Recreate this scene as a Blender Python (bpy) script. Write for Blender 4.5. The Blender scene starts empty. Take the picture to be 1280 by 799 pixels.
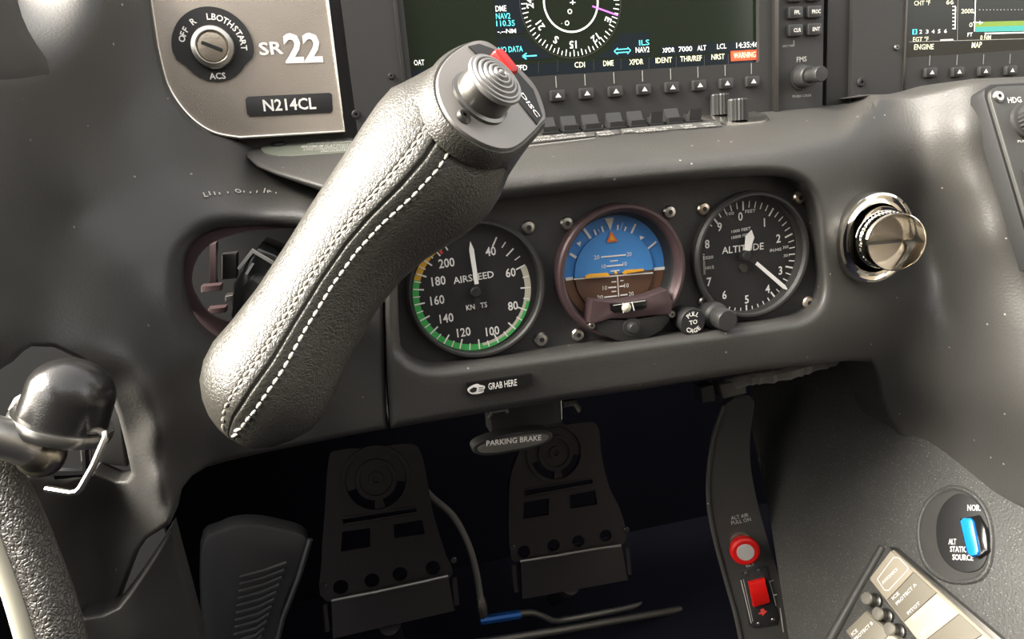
import bpy, bmesh, math, random
import numpy as np
from mathutils import Vector, Matrix, geometry
random.seed(7); rng = np.random.default_rng(7)
sc = bpy.context.scene
COL = sc.collection

# ------------------------------------------------------------------ camera
# World: X right along the instrument panel, Y forward (away), Z up; cabin floor z = 0.
H = 0.66                      # camera height above the floor
FPX = 900.0                   # focal length in pixels for a 1280 px wide frame
VX = Vector((.96755382, -.13350743, .21451193))      # world X   in (right, down, forward) of the camera
VD = Vector((.08295526, .96978924, .22940629))       # world -Z
VF = Vector((-.23865881, -.20416804, .94939843))     # world Y
CR = Vector((VX[0], VF[0], -VD[0])); CD = Vector((VX[1], VF[1], -VD[1])); CF = Vector((VX[2], VF[2], -VD[2]))
CAM = Vector((0, 0, H))
cam = bpy.data.cameras.new('camera'); cam.sensor_fit = 'HORIZONTAL'; cam.sensor_width = 36.0
cam.lens = 36.0 * FPX / 1280.0; cam.clip_start = .01
camo = bpy.data.objects.new('camera', cam); COL.objects.link(camo)
M = Matrix((CR, -CD, -CF)).transposed().to_4x4(); M.translation = CAM
camo.matrix_world = M; sc.camera = camo

# ------------------------------------------------------------------ light
w = bpy.data.worlds.new('World'); sc.world = w; w.use_nodes = True
nt = w.node_tree; bg = nt.nodes['Background']
sky = nt.nodes.new('ShaderNodeTexSky'); sky.sky_type = 'NISHITA'; sky.sun_disc = False
sky.sun_elevation = math.radians(37); sky.sun_rotation = math.radians(279); sky.air_density = 1.0; sky.dust_density = 6.0; sky.ozone_density = .6
hs = nt.nodes.new('ShaderNodeHueSaturation'); hs.inputs['Saturation'].default_value = .22          # thin bright overcast
wm = nt.nodes.new('ShaderNodeMix'); wm.data_type = 'RGBA'; wm.blend_type = 'MULTIPLY'; wm.inputs['Factor'].default_value = 1; wm.inputs['B'].default_value = (1.0, .955, .88, 1)
nt.links.new(sky.outputs[0], hs.inputs['Color']); nt.links.new(hs.outputs[0], wm.inputs['A']); nt.links.new(wm.outputs['Result'], bg.inputs[0]); bg.inputs[1].default_value = .62
sl = bpy.data.lights.new('sun_offscreen', 'SUN'); sl.energy = 5.0; sl.angle = math.radians(28); sl.color = (1, .95, .86)
so = bpy.data.objects.new('sun_offscreen', sl); COL.objects.link(so)
so.rotation_euler = Vector((-.71, -.19, .68)).to_track_quat('Z', 'Y').to_euler(); so.location = (-2, -1, 2)
sc.view_settings.view_transform = 'Standard'; sc.view_settings.look = 'None'
sc.view_settings.gamma = 1.0; sc.view_settings.use_curve_mapping = False
sc.view_settings.exposure = 0.52

# ------------------------------------------------------------------ pixel helpers
def ray(px, py):
    a, b = px - 640.0, py - 399.5
    return CR * a + CD * b + CF * FPX
def P(px, py, Y):                       # point on the pixel's ray at forward distance Y
    r = ray(px, py); return CAM + r * (Y / r.y)
def Q(px, py, z):                       # point on the pixel's ray at camera depth z
    return CAM + ray(px, py) * (z / FPX)

class Frame:                            # a plane with axes u (right), v (up), n (towards the viewer)
    def __init__(s, o, u, v):
        s.o = Vector(o); s.u = Vector(u).normalized(); v = Vector(v)
        s.v = (v - s.u * v.dot(s.u)).normalized(); s.n = s.u.cross(s.v)
    def px(s, x, y, off=0.0):
        r = ray(x, y); o = s.o + s.n * off
        t = (o - CAM).dot(s.n) / r.dot(s.n); p = CAM + r * t - s.o
        return Vector((p.dot(s.u), p.dot(s.v)))
    def pt(s, a, b, c=0.0): return s.o + s.u * a + s.v * b + s.n * c
    def at(s, x, y, off=0.0): return s.pt(*s.px(x, y, off), off)
    def moved(s, a, b, c=0, roll=0):
        cr, sr = math.cos(roll), math.sin(roll)
        return Frame(s.pt(a, b, c), s.u * cr + s.v * sr, s.v * cr - s.u * sr)
def panel(Y): return Frame((0, Y, H), (1, 0, 0), (0, 0, 1))

# ------------------------------------------------------------------ materials
MATS = {}
def mat(name, col, rough=.5, metal=0.0, bump=0.0, bscale=400.0, spec=.5, emit=0.0, coat=0.0, var=0.0, vscale=30.0, specks=0.0, sheen=0.0, spscale=900.0):
    if name in MATS: return MATS[name]
    m = bpy.data.materials.new(name); m.use_nodes = True; t = m.node_tree; b = t.nodes['Principled BSDF']
    b.inputs['Base Color'].default_value = (*col, 1); b.inputs['Roughness'].default_value = rough
    b.inputs['Metallic'].default_value = metal; b.inputs['Specular IOR Level'].default_value = spec
    b.inputs['Coat Weight'].default_value = coat
    if emit: b.inputs['Emission Color'].default_value = (*col, 1); b.inputs['Emission Strength'].default_value = emit
    tc = t.nodes.new('ShaderNodeTexCoord'); cur = None
    if var:
        n = t.nodes.new('ShaderNodeTexNoise'); n.inputs['Scale'].default_value = vscale; n.inputs['Detail'].default_value = 4
        t.links.new(tc.outputs['Object'], n.inputs['Vector'])
        r = t.nodes.new('ShaderNodeMapRange'); r.inputs[1].default_value = .3; r.inputs[2].default_value = .7; r.inputs[3].default_value = 1 - var; r.inputs[4].default_value = 1 + var
        t.links.new(n.outputs['Fac'], r.inputs[0])
        x = t.nodes.new('ShaderNodeVectorMath'); x.operation = 'SCALE'; x.inputs[0].default_value = col
        t.links.new(r.outputs[0], x.inputs['Scale']); cur = x.outputs[0]
        rr = t.nodes.new('ShaderNodeMapRange'); rr.inputs[3].default_value = max(0, rough - .08); rr.inputs[4].default_value = min(1, rough + .08)
        t.links.new(n.outputs['Fac'], rr.inputs[0]); t.links.new(rr.outputs[0], b.inputs['Roughness'])
    if specks:                          # dust specks and pale flecks of the moulded plastic
        v = t.nodes.new('ShaderNodeTexVoronoi'); v.inputs['Scale'].default_value = spscale; v.inputs['Randomness'].default_value = 1
        t.links.new(tc.outputs['Object'], v.inputs['Vector'])
        g = t.nodes.new('ShaderNodeMath'); g.operation = 'LESS_THAN'; g.inputs[1].default_value = .22
        t.links.new(v.outputs['Distance'], g.inputs[0])
        s2 = t.nodes.new('ShaderNodeSeparateColor'); t.links.new(v.outputs['Color'], s2.inputs[0])
        l = t.nodes.new('ShaderNodeMath'); l.operation = 'LESS_THAN'; l.inputs[1].default_value = specks
        t.links.new(s2.outputs[0], l.inputs[0])
        mu = t.nodes.new('ShaderNodeMath'); mu.operation = 'MULTIPLY'; t.links.new(g.outputs[0], mu.inputs[0]); t.links.new(l.outputs[0], mu.inputs[1])
        mx = t.nodes.new('ShaderNodeMix'); mx.data_type = 'RGBA'; mx.inputs['A'].default_value = (*col, 1); mx.inputs['B'].default_value = (.3, .28, .25, 1)
        t.links.new(mu.outputs[0], mx.inputs['Factor'])
        if cur: t.links.new(cur, mx.inputs['A'])
        cur = mx.outputs['Result']
    if cur: t.links.new(cur, b.inputs['Base Color'])
    if bump:
        n = t.nodes.new('ShaderNodeTexNoise'); n.inputs['Scale'].default_value = bscale; n.inputs['Detail'].default_value = 3
        t.links.new(tc.outputs['Object'], n.inputs['Vector'])
        bp = t.nodes.new('ShaderNodeBump'); bp.inputs['Strength'].default_value = bump; bp.inputs['Distance'].default_value = .0006
        t.links.new(n.outputs['Fac'], bp.inputs['Height']); t.links.new(bp.outputs[0], b.inputs['Normal'])
    MATS[name] = m; return m
def leather(name, col, rough, scale, bump, crack=True):
    m = bpy.data.materials.new(name); m.use_nodes = True; t = m.node_tree; b = t.nodes['Principled BSDF']
    b.inputs['Base Color'].default_value = (*col, 1); b.inputs['Roughness'].default_value = rough; b.inputs['Specular IOR Level'].default_value = .55
    tc = t.nodes.new('ShaderNodeTexCoord')
    n = t.nodes.new('ShaderNodeTexNoise'); n.inputs['Scale'].default_value = scale * .6; t.links.new(tc.outputs['Object'], n.inputs['Vector'])
    ad = t.nodes.new('ShaderNodeMix'); ad.data_type = 'RGBA'; ad.blend_type = 'ADD'; ad.inputs['Factor'].default_value = .004
    t.links.new(tc.outputs['Object'], ad.inputs['A']); t.links.new(n.outputs['Color'], ad.inputs['B'])
    v = t.nodes.new('ShaderNodeTexVoronoi'); v.feature = 'DISTANCE_TO_EDGE'; v.inputs['Scale'].default_value = scale; t.links.new(ad.outputs['Result'], v.inputs['Vector'])
    c = t.nodes.new('ShaderNodeMapRange'); c.inputs[1].default_value = 0; c.inputs[2].default_value = .25; t.links.new(v.outputs['Distance'], c.inputs[0])
    bp = t.nodes.new('ShaderNodeBump'); bp.inputs['Strength'].default_value = bump; bp.inputs['Distance'].default_value = .0008
    t.links.new(c.outputs[0], bp.inputs['Height']); t.links.new(bp.outputs[0], b.inputs['Normal'])
    return m
def glassy(name):
    m = bpy.data.materials.new(name); m.use_nodes = True; t = m.node_tree
    for n in list(t.nodes):
        if n.type == 'BSDF_PRINCIPLED': t.nodes.remove(n)
    o = t.nodes['Material Output']; tr = t.nodes.new('ShaderNodeBsdfTransparent'); gl = t.nodes.new('ShaderNodeBsdfGlossy'); gl.inputs['Roughness'].default_value = .03
    fr = t.nodes.new('ShaderNodeFresnel'); fr.inputs['IOR'].default_value = 1.35; mx = t.nodes.new('ShaderNodeMixShader')
    t.links.new(fr.outputs[0], mx.inputs[0]); t.links.new(tr.outputs[0], mx.inputs[1]); t.links.new(gl.outputs[0], mx.inputs[2]); t.links.new(mx.outputs[0], o.inputs[0])
    return m
PLASTIC = mat('moulded_plastic', (.050, .048, .044), .50, bump=.35, bscale=700, var=.08, vscale=14, specks=.012, spscale=330)
PLASTIC2 = mat('smooth_plastic', (.042, .041, .038), .42, bump=.12, bscale=900, var=.06)
SPECKLE = mat('speckled_plastic', (.046, .046, .043), .55, bump=.9, bscale=620, var=.05, specks=.22, spscale=900)
BEZEL = mat('bezel_plastic', (.029, .028, .0265), .5, bump=.15, bscale=1200)
KEYM = mat('key_rubber', (.028, .028, .027), .45)
PLATE = mat('instrument_plate', (.030, .029, .028), .5, bump=.3, bscale=900, var=.15, vscale=60)
BLACK = mat('matt_black', (.012, .012, .012), .6)
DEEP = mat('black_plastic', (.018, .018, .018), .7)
GLOSSB = mat('gloss_black', (.010, .010, .010), .15, spec=.6)
DIAL = mat('dial_black', (.010, .010, .011), .6)
WHITE = mat('white_print', (.82, .80, .76), .6)
CREAM = mat('cream_print', (.55, .53, .42), .6)
GREYP = mat('grey_print', (.42, .41, .38), .6)
GREENP = mat('green_print', (.05, .42, .09), .6)
YELLOWP = mat('yellow_print', (.75, .42, .03), .6)
REDP = mat('red_print', (.62, .05, .04), .5)
SILVER = mat('silver_panel', (.44, .385, .33), .42, metal=.35, bump=.5, bscale=1500, var=.04)
TRIM = mat('bright_trim', (.72, .69, .63), .25, metal=.9)
STEEL = mat('brushed_steel', (.55, .53, .49), .28, metal=1.0)
SATIN = mat('satin_silver', (.50, .48, .45), .45, metal=.4)
CHROME = mat('chrome', (.80, .77, .70), .06, metal=1.0)
BRASSY = mat('lock_metal', (.62, .54, .44), .3, metal=1.0, bump=.2, bscale=900)
DARKMETAL = mat('dark_metal', (.16, .155, .145), .3, metal=.9)
MAUVE = mat('mauve_metal', (.075, .048, .050), .40, metal=.35, bump=.1, bscale=900)
SKYB = mat('horizon_blue', (.045, .235, .62), .5)
SKYB2 = mat('horizon_blue_inner', (.06, .27, .66), .5)
BROWN = mat('horizon_brown', (.13, .060, .032), .5)
BROWN2 = mat('horizon_brown_inner', (.105, .050, .028), .5)
ORANGE = mat('orange_print', (.82, .40, .03), .5)
ORANGE2 = mat('orange_red_print', (.75, .16, .03), .5)
CARPET = mat('dark_carpet', (.011, .012, .020), .95, bump=1.0, bscale=500, spec=.1)
LINING = mat('cabin_lining', (.16, .145, .125), .8)
PEDAL = mat('pedal_paint', (.020, .017, .018), .45, bump=.15, bscale=700)
GREYTUBE = mat('grey_hose', (.20, .195, .18), .45)
ALU = mat('aluminium_tube', (.36, .35, .33), .35, metal=.8)
BLUEF = mat('blue_fitting', (.02, .11, .38), .35, metal=.5)
REDB = mat('red_plastic', (.50, .008, .006), .35, spec=.35)
BLUEL = mat('blue_lever', (.01, .22, .72), .3)
TAUPE = mat('taupe_label', (.30, .265, .205), .45)
TAUPE2 = mat('pale_label', (.44, .40, .31), .5)
OLIVE = mat('olive_label', (.17, .155, .12), .5)
PLACARD = mat('grey_green_placard', (.115, .125, .098), .5)
STRIPL = mat('label_strip', (.085, .084, .08), .9, spec=.1)
CREAMT = mat('cream_trim', (.42, .40, .32), .5)
FOIL = mat('crumpled_sleeve', (.16, .155, .145), .35, bump=1, bscale=120)
RUBBER = mat('ribbed_rubber', (.018, .018, .020), .6)
SCREEN = mat('screen_black', (.010, .011, .009), .12, spec=.5)
SCREENG = mat('screen_green', (.0075, .0125, .0065), .12, spec=.5, emit=.35)
EW = mat('lit_white', (.92, .92, .86), .5, emit=.62)
EC = mat('lit_cyan', (.10, .72, .78), .5, emit=.62)
EM = mat('lit_magenta', (.62, .16, .82), .5, emit=.65)
EG = mat('lit_green', (.17, .27, .04), .5, emit=.5)
ET = mat('lit_teal', (.05, .32, .28), .5, emit=.5)
ER = mat('lit_red', (.85, .09, .03), .5, emit=.55)
EY = mat('lit_cream', (.86, .82, .55), .5, emit=.62)
EBOX = mat('lit_dark_box', (.006, .010, .014), .12, emit=.5)
GLASS = glassy('instrument_glass')
LEATHER = leather('grip_leather', (.046, .044, .037), .33, 620, .25)
SEAL = leather('grained_vinyl', (.060, .056, .050), .42, 520, .6)

# ------------------------------------------------------------------ object helpers
def tag(o, label, cat, group=None, kind=None):
    if label: o['label'] = label
    if cat: o['category'] = cat
    if group: o['group'] = group
    if kind: o['kind'] = kind
    return o
def thing(name, label, cat, loc, group=None):
    o = bpy.data.objects.new(name, None); COL.objects.link(o); o.location = loc; o.empty_display_size = .01
    return tag(o, label, cat, group, 'thing')
JOINED = {'lettering', 'screen_text', 'scale_tick', 'dial_lettering', 'horizon_marking', 'band_divider', 'grid_line', 'scale_mark', 'hand_detail', 'slip_line', 'bank_bracket', 'red_mark', 'label_outline', 'compass_rose', 'green_arc'}   # fine print: strokes too small to pick apart
def link(name, me, m, parent=None, label=None, smooth=None):
    o = bpy.data.objects.new(name, me); COL.objects.link(o)
    me.materials.append(m)
    if parent is not None:
        o.parent = parent
        o.matrix_parent_inverse = Matrix.Translation(-parent.location)
    if label: o['label'] = label
    if name in JOINED: o['kind'] = 'stuff'
    if smooth is not None:
        me.polygons.foreach_set('use_smooth', [True] * len(me.polygons))
        me.set_sharp_from_angle(angle=math.radians(smooth))
    return o

class MB:
    def __init__(s): s.v = []; s.f = []
    def add(s, verts, faces):
        k = len(s.v); s.v += [tuple(x) for x in verts]; s.f += [tuple(i + k for i in f) for f in faces]; return s
    def build(s, name, m, parent=None, label=None, smooth=35):
        me = bpy.data.meshes.new(name); me.from_pydata(s.v, [], s.f); me.update()
        if len(s.v) < 60000:
            bm = bmesh.new(); bm.from_mesh(me); bmesh.ops.recalc_face_normals(bm, faces=bm.faces) if getattr(s, 'closed', True) else None; bm.to_mesh(me); bm.free()
        return link(name, me, m, parent, label, smooth)
    # --- shapes on a frame
    def flat(s, fr, pts, c=.0003):                       # flat polygon (2-D points)
        s.add([fr.pt(p[0], p[1], c) for p in pts], [tuple(range(len(pts)))]); s.closed = False; return s
    def flatpx(s, fr, pts, c=.0003): return s.flat(fr, [fr.px(x, y) for x, y in pts], c)
    def linepx(s, fr, a, b, wpx, c=.0004):
        a = fr.px(*a); b = fr.px(*b); d = (b - a).normalized(); k = Vector((-d.y, d.x)) * (wpx * .00027)
        return s.flat(fr, [a - k, b - k, b + k, a + k], c)
    def seg(s, fr, a, b, wd, c=.0004):
        a = Vector(a); b = Vector(b); d = (b - a).normalized(); k = Vector((-d.y, d.x)) * wd / 2
        return s.flat(fr, [a - k, b - k, b + k, a + k], c)
    def arcband(s, fr, r0, r1, a0, a1, c=.0003, n=None):  # angles in degrees, clockwise from up
        n = n or max(3, int(abs(a1 - a0) / 4)); v = []
        for i in range(n + 1):
            a = math.radians(a0 + (a1 - a0) * i / n)
            v += [fr.pt(r0 * math.sin(a), r0 * math.cos(a), c), fr.pt(r1 * math.sin(a), r1 * math.cos(a), c)]
        s.add(v, [(2 * i, 2 * i + 1, 2 * i + 3, 2 * i + 2) for i in range(n)]); s.closed = False; return s
    def prism(s, fr, pts, c0, c1, bev=0.0):              # extruded outline between offsets c0 < c1 with a chamfered front
        n = len(pts); cen = Vector((sum(p[0] for p in pts) / n, sum(p[1] for p in pts) / n)); v = []
        def ring(sc_, c):
            out = []
            for p in pts:
                q = Vector((p[0], p[1])) - cen; l = q.length or 1
                q = q * ((l - sc_) / l); out.append(fr.pt(cen.x + q.x, cen.y + q.y, c))
            return out
        rings = [ring(0, c0), ring(0, c1 - bev)] + ([ring(bev * .35, c1 - bev * .3), ring(bev, c1)] if bev else [])
        for r in rings: v += r
        f = [tuple(reversed(range(n)))]
        for k in range(len(rings) - 1):
            f += [(k * n + i, k * n + (i + 1) % n, (k + 1) * n + (i + 1) % n, (k + 1) * n + i) for i in range(n)]
        f.append(tuple(range((len(rings) - 1) * n, len(rings) * n)))
        return s.add(v, f)
    def prismpx(s, fr, pts, c0, c1, bev=0.0): return s.prism(fr, [fr.px(x, y) for x, y in pts], c0, c1, bev)
    def lathe(s, fr, prof, n=40, cap0=False, cap1=False):  # prof: (radius, offset along n)
        v = []
        for r, c in prof:
            for i in range(n):
                a = 2 * math.pi * i / n; v.append(fr.pt(r * math.cos(a), r * math.sin(a), c))
        f = []
        for k in range(len(prof) - 1):
            f += [(k * n + i, k * n + (i + 1) % n, (k + 1) * n + (i + 1) % n, (k + 1) * n + i) for i in range(n)]
        if cap0: f.append(tuple(reversed(range(n))))
        if cap1: f.append(tuple(range((len(prof) - 1) * n, len(prof) * n)))
        return s.add(v, f)
    def tube(s, pts, r, n=12, cap=True):
        pts = [Vector(p) for p in pts]; rr = r if isinstance(r, (list, tuple)) else [r] * len(pts); v = []; prev = None
        for i, p in enumerate(pts):
            t = (pts[min(i + 1, len(pts) - 1)] - pts[max(i - 1, 0)]).normalized()
            a = prev if prev is not None else (Vector((0, 0, 1)) if abs(t.z) < .9 else Vector((1, 0, 0)))
            a = (a - t * a.dot(t)).normalized(); prev = a; b = t.cross(a)
            v += [p + (a * math.cos(2 * math.pi * k / n) + b * math.sin(2 * math.pi * k / n)) * rr[i] for k in range(n)]
        f = []
        for i in range(len(pts) - 1):
            f += [(i * n + k, i * n + (k + 1) % n, (i + 1) * n + (k + 1) % n, (i + 1) * n + k) for k in range(n)]
        if cap: f += [tuple(reversed(range(n))), tuple(range((len(pts) - 1) * n, len(pts) * n))]
        return s.add(v, f)
    def holed(s, fr, outer, holes, c0, c1):              # plate with real cut-outs
        loops = [outer] + holes; vs = []; ed = []
        for lp in loops:
            k = len(vs); vs += [Vector((p[0], p[1])) for p in lp]; ed += [(k + i, k + (i + 1) % len(lp)) for i in range(len(lp))]
        r = geometry.delaunay_2d_cdt(vs, ed, [], 0, 1e-7); V = r[0]; arr = [np.array([(p[0], p[1]) for p in lp]) for lp in loops]
        tris = []
        for t in r[2]:
            c = sum((V[i] for i in t), Vector((0, 0))) / 3
            if inside(arr[0], c) and not any(inside(h, c) for h in arr[1:]): tris.append(t)
        n = len(V); verts = [fr.pt(p.x, p.y, c1) for p in V] + [fr.pt(p.x, p.y, c0) for p in V]
        faces = [tuple(t) for t in tris] + [tuple(i + n for i in reversed(t)) for t in tris]
        cnt = {}
        for t in tris:
            for i in range(3):
                a, b = t[i], t[(i + 1) % 3]; cnt[(a, b)] = 1
        faces += [(a, a + n, b + n, b) for (a, b) in cnt if (b, a) not in cnt]
        return s.add(verts, faces)
    def box(s, fr, a0, a1, b0, b1, c0, c1, bev=0.0):
        return s.prism(fr, [(a0, b0), (a1, b0), (a1, b1), (a0, b1)], c0, c1, bev)
def inside(poly, c):
    x, y = c[0], c[1]; X = poly[:, 0]; Y = poly[:, 1]; X2 = np.roll(X, -1); Y2 = np.roll(Y, -1)
    k = ((Y > y) != (Y2 > y)) & (x < (X2 - X) * (y - Y) / (Y2 - Y + 1e-15) + X)
    return bool(k.sum() & 1)
def rrect(x0, x1, y0, y1, r, n=5):
    out = []
    for cx, cy, a0 in ((x1 - r, y1 - r, 0), (x0 + r, y1 - r, 90), (x0 + r, y0 + r, 180), (x1 - r, y0 + r, 270)):
        for i in range(n + 1):
            a = math.radians(a0 + 90 * i / n); out.append((cx + r * math.cos(a), cy + r * math.sin(a)))
    return out
def circ(cx, cy, r, n=32, ry=None):
    return [(cx + r * math.cos(2 * math.pi * i / n), cy + (ry or r) * math.sin(2 * math.pi * i / n)) for i in range(n)]
def smoothloop(pts, per=6, closed=True):                 # Catmull-Rom through the points
    n = len(pts); P_ = [Vector(p) for p in pts]; out = []
    for i in range(n if closed else n - 1):
        g = (lambda k: P_[k % n]) if closed else (lambda k: P_[min(max(k, 0), n - 1)])
        a, b, c, d = g(i - 1), g(i), g(i + 1), g(i + 2)
        for j in range(per):
            t = j / per
            out.append(.5 * ((2 * b) + (c - a) * t + (2 * a - 5 * b + 4 * c - d) * t * t + (3 * b - a - 3 * c + d) * t ** 3))
    if not closed: out.append(P_[-1])
    return out

# ------------------------------------------------------------------ lettering
_tc = {}
def glyphs(s, bold=.0):
    k = (s, bold)
    if k in _tc: return _tc[k]
    c = bpy.data.curves.new('t', 'FONT'); c.body = s; c.size = 1.0; c.resolution_u = 2; c.offset = bold
    o = bpy.data.objects.new('t', c); COL.objects.link(o); bpy.context.view_layer.update()
    me = bpy.data.meshes.new_from_object(o.evaluated_get(bpy.context.evaluated_depsgraph_get()))
    v = [(p.co.x, p.co.y) for p in me.vertices]; f = [tuple(q.vertices) for q in me.polygons]
    bpy.data.objects.remove(o); bpy.data.curves.remove(c); bpy.data.meshes.remove(me)
    _tc[k] = (v, f); return v, f
CAPH = .70
def word(mb, fr, s, a, b, h, c=.0004, bold=.012):        # baseline from pixel a to pixel b, cap height h pixels
    v, f = glyphs(s, bold)
    if not v: return mb
    x0 = min(p[0] for p in v); x1 = max(p[0] for p in v)
    A = fr.px(*a); B = fr.px(*b); U = B - A; m = ((a[0] + b[0]) / 2, (a[1] + b[1]) / 2)
    C = fr.px(m[0], m[1] - h) - fr.px(*m); W = U.normalized(); N = Vector((-W.y, W.x)); hh = abs(C.dot(N))
    mb.add([fr.pt(*(A + U * ((p[0] - x0) / (x1 - x0)) + N * (p[1] / CAPH * hh)), c) for p in v], f); mb.closed = False; return mb
def label_m(mb, fr, s, cx, cy, h, rot=0.0, c=.0004, bold=.012, wmul=1.0):   # centred, metric cap height, rotation in degrees ccw
    v, f = glyphs(s, bold); x0 = min(p[0] for p in v); x1 = max(p[0] for p in v); k = h / CAPH
    cr, sr = math.cos(math.radians(rot)), math.sin(math.radians(rot)); out = []
    for p in v:
        x = (p[0] - (x0 + x1) / 2) * k * wmul; y = p[1] * k - h / 2
        out.append(fr.pt(cx + x * cr - y * sr, cy + x * sr + y * cr, c))
    mb.add(out, f); mb.closed = False; return mb
def arcword(mb, fr, s, r, a0, step, h, flip=False, c=.0004, bold=.012):     # letters along an arc, angles clockwise from up
    for i, ch in enumerate(s):
        if ch == ' ': continue
        a = a0 + (i - (len(s) - 1) / 2) * step * (-1 if flip else 1); t = math.radians(a)
        label_m(mb, fr, ch, r * math.sin(t), r * math.cos(t), h, (-a + (180 if flip else 0)), c, bold)
    return mb

# ------------------------------------------------------------------ moulded sheets (smooth shells with curled rims)
class RBF:
    def __init__(s, pts, c, lam=.4):
        a = np.array(pts, float); s.p = a[:, :2]; s.c = c; n = len(a)
        K = np.sqrt(((s.p[:, None] - s.p[None]) ** 2).sum(-1) + c * c)
        A = np.zeros((n + 3, n + 3)); A[:n, :n] = K - np.diag(np.broadcast_to(np.asarray(lam, float), (n,))); A[:n, n] = 1; A[:n, n + 1:] = s.p / 500; A[n:, :n] = A[:n, n:].T
        b = np.zeros(n + 3); b[:n] = a[:, 2]; s.w = np.linalg.solve(A, b)
    def __call__(s, q):
        q = np.asarray(q, float); out = np.zeros(len(q)); n = len(s.p)
        for i in range(0, len(q), 4000):
            z = q[i:i + 4000]; K = np.sqrt(((z[:, None] - s.p[None]) ** 2).sum(-1) + s.c ** 2)
            out[i:i + 4000] = K @ s.w[:n] + s.w[n] + (z / 500) @ s.w[n + 1:]
        return out
def poly_dist(q, loop):
    q = np.asarray(q, float); a = np.asarray(loop, float); b = np.roll(a, -1, 0); d = np.full(len(q), 1e9)
    for p0, p1 in zip(a, b):
        e = p1 - p0; L = (e * e).sum() + 1e-12; t = np.clip(((q - p0) @ e) / L, 0, 1)
        d = np.minimum(d, np.hypot(*(q - p0 - t[:, None] * e).T))
    return d
def resample(loop, step):
    a = np.array([(p[0], p[1]) for p in loop]); b = np.roll(a, -1, 0); out = []
    for p0, p1 in zip(a, b):
        n = max(1, int(round(np.hypot(*(p1 - p0)) / step)))
        for i in range(n): out.append(p0 + (p1 - p0) * i / n)
    return np.array(out)
def sheet(outer, holes, depth, grid=9.0, rims=None, curl=None, walls=None, step=5.0):
    """outer/holes: pixel loops; depth(q) -> forward distance; curl[i]=(radius_px, depth_m) rolls the rim of loop i away;
    walls[i]=m turns the rim back by m metres so that the shell shows a real thickness."""
    loops = [resample(l, step) for l in [outer] + holes]; curl = curl or {}; walls = walls or {}
    pts = []; ed = []
    for l in loops:
        k = len(pts); pts += [tuple(p) for p in l]; ed += [(k + i, k + (i + 1) % len(l)) for i in range(len(l))]
    nb = len(pts)
    lo = loops[0].min(0); hi = loops[0].max(0)
    gx, gy = np.meshgrid(np.arange(lo[0], hi[0], grid), np.arange(lo[1], hi[1], grid)); g = np.c_[gx.ravel(), gy.ravel()]
    g = g + ((np.round((g[:, 1] - lo[1]) / grid) % 2) * grid / 2)[:, None] * np.array([[1, 0]])
    cand = [g[np.min([poly_dist(g, l) - (curl.get(i, (0,))[0] + 2) for i, l in enumerate(loops)], 0) > grid * .45]]
    for i, l in enumerate(loops):
        r = curl.get(i, (0,))[0]
        if not r: continue
        t = np.roll(l, -1, 0) - np.roll(l, 1, 0); t /= np.hypot(*t.T)[:, None] + 1e-9; nn = np.c_[-t[:, 1], t[:, 0]]
        sgn = 1
        if inside(loops[0], l[0] + nn[0] * .6) == False or (i > 0 and inside(l, l[0] + nn[0] * .6)): sgn = -1
        for fr_ in (.05, .14, .27, .43, .62, .82, 1.0):
            q = l + nn * sgn * r * fr_
            dd = poly_dist(q, l); ok = dd > r * fr_ * .9
            for j, l2 in enumerate(loops):
                if j != i: ok &= poly_dist(q, l2) > 1.2
            cand.append(q[ok])
    c = np.vstack(cand); keep = np.array([inside(loops[0], p) and not any(inside(h, p) for h in loops[1:]) for p in c]); c = c[keep]
    pts += [tuple(p) for p in c]
    r = geometry.delaunay_2d_cdt([Vector(p) for p in pts], ed, [], 0, 1e-4)
    V = np.array([(p.x, p.y) for p in r[0]]); T = []
    for t in r[2]:
        m = V[list(t)].mean(0)
        if inside(loops[0], m) and not any(inside(h, m) for h in loops[1:]): T.append(tuple(t))
    Y = depth(V)
    for i, l in enumerate(loops):
        if i in curl:
            rr, dm = curl[i]; d = poly_dist(V, l); x = np.clip((rr - d) / rr, 0, 1); Y = Y + dm * (1 - np.sqrt(1 - np.minimum(x, .999) ** 2))
    mb = MB(); mb.closed = False
    mb.v = [tuple(P(V[i, 0], V[i, 1], Y[i])) for i in range(len(V))]
    # consistent winding towards the camera
    for t in T:
        a, b, c2 = (Vector(mb.v[i]) for i in t); n = (b - a).cross(c2 - a)
        mb.f.append(t if n.dot(CAM - a) > 0 else (t[0], t[2], t[1]))
    cnt = {}
    for t in mb.f:
        for i in range(3): cnt[(t[i], t[(i + 1) % 3])] = 1
    near = [poly_dist(V, l) < .02 for l in loops]; ext = {}
    for (a, b) in [k for k in cnt if (k[1], k[0]) not in cnt]:
        for i in range(len(loops)):
            if near[i][a] and near[i][b] and walls.get(i):
                for q in (a, b):
                    if q not in ext:
                        ext[q] = len(mb.v); p = Vector(mb.v[q]); mb.v.append(tuple(p + Vector((0, walls[i], 0))))
                mb.f.append((b, a, ext[a], ext[b])); break
    return mb

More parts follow.
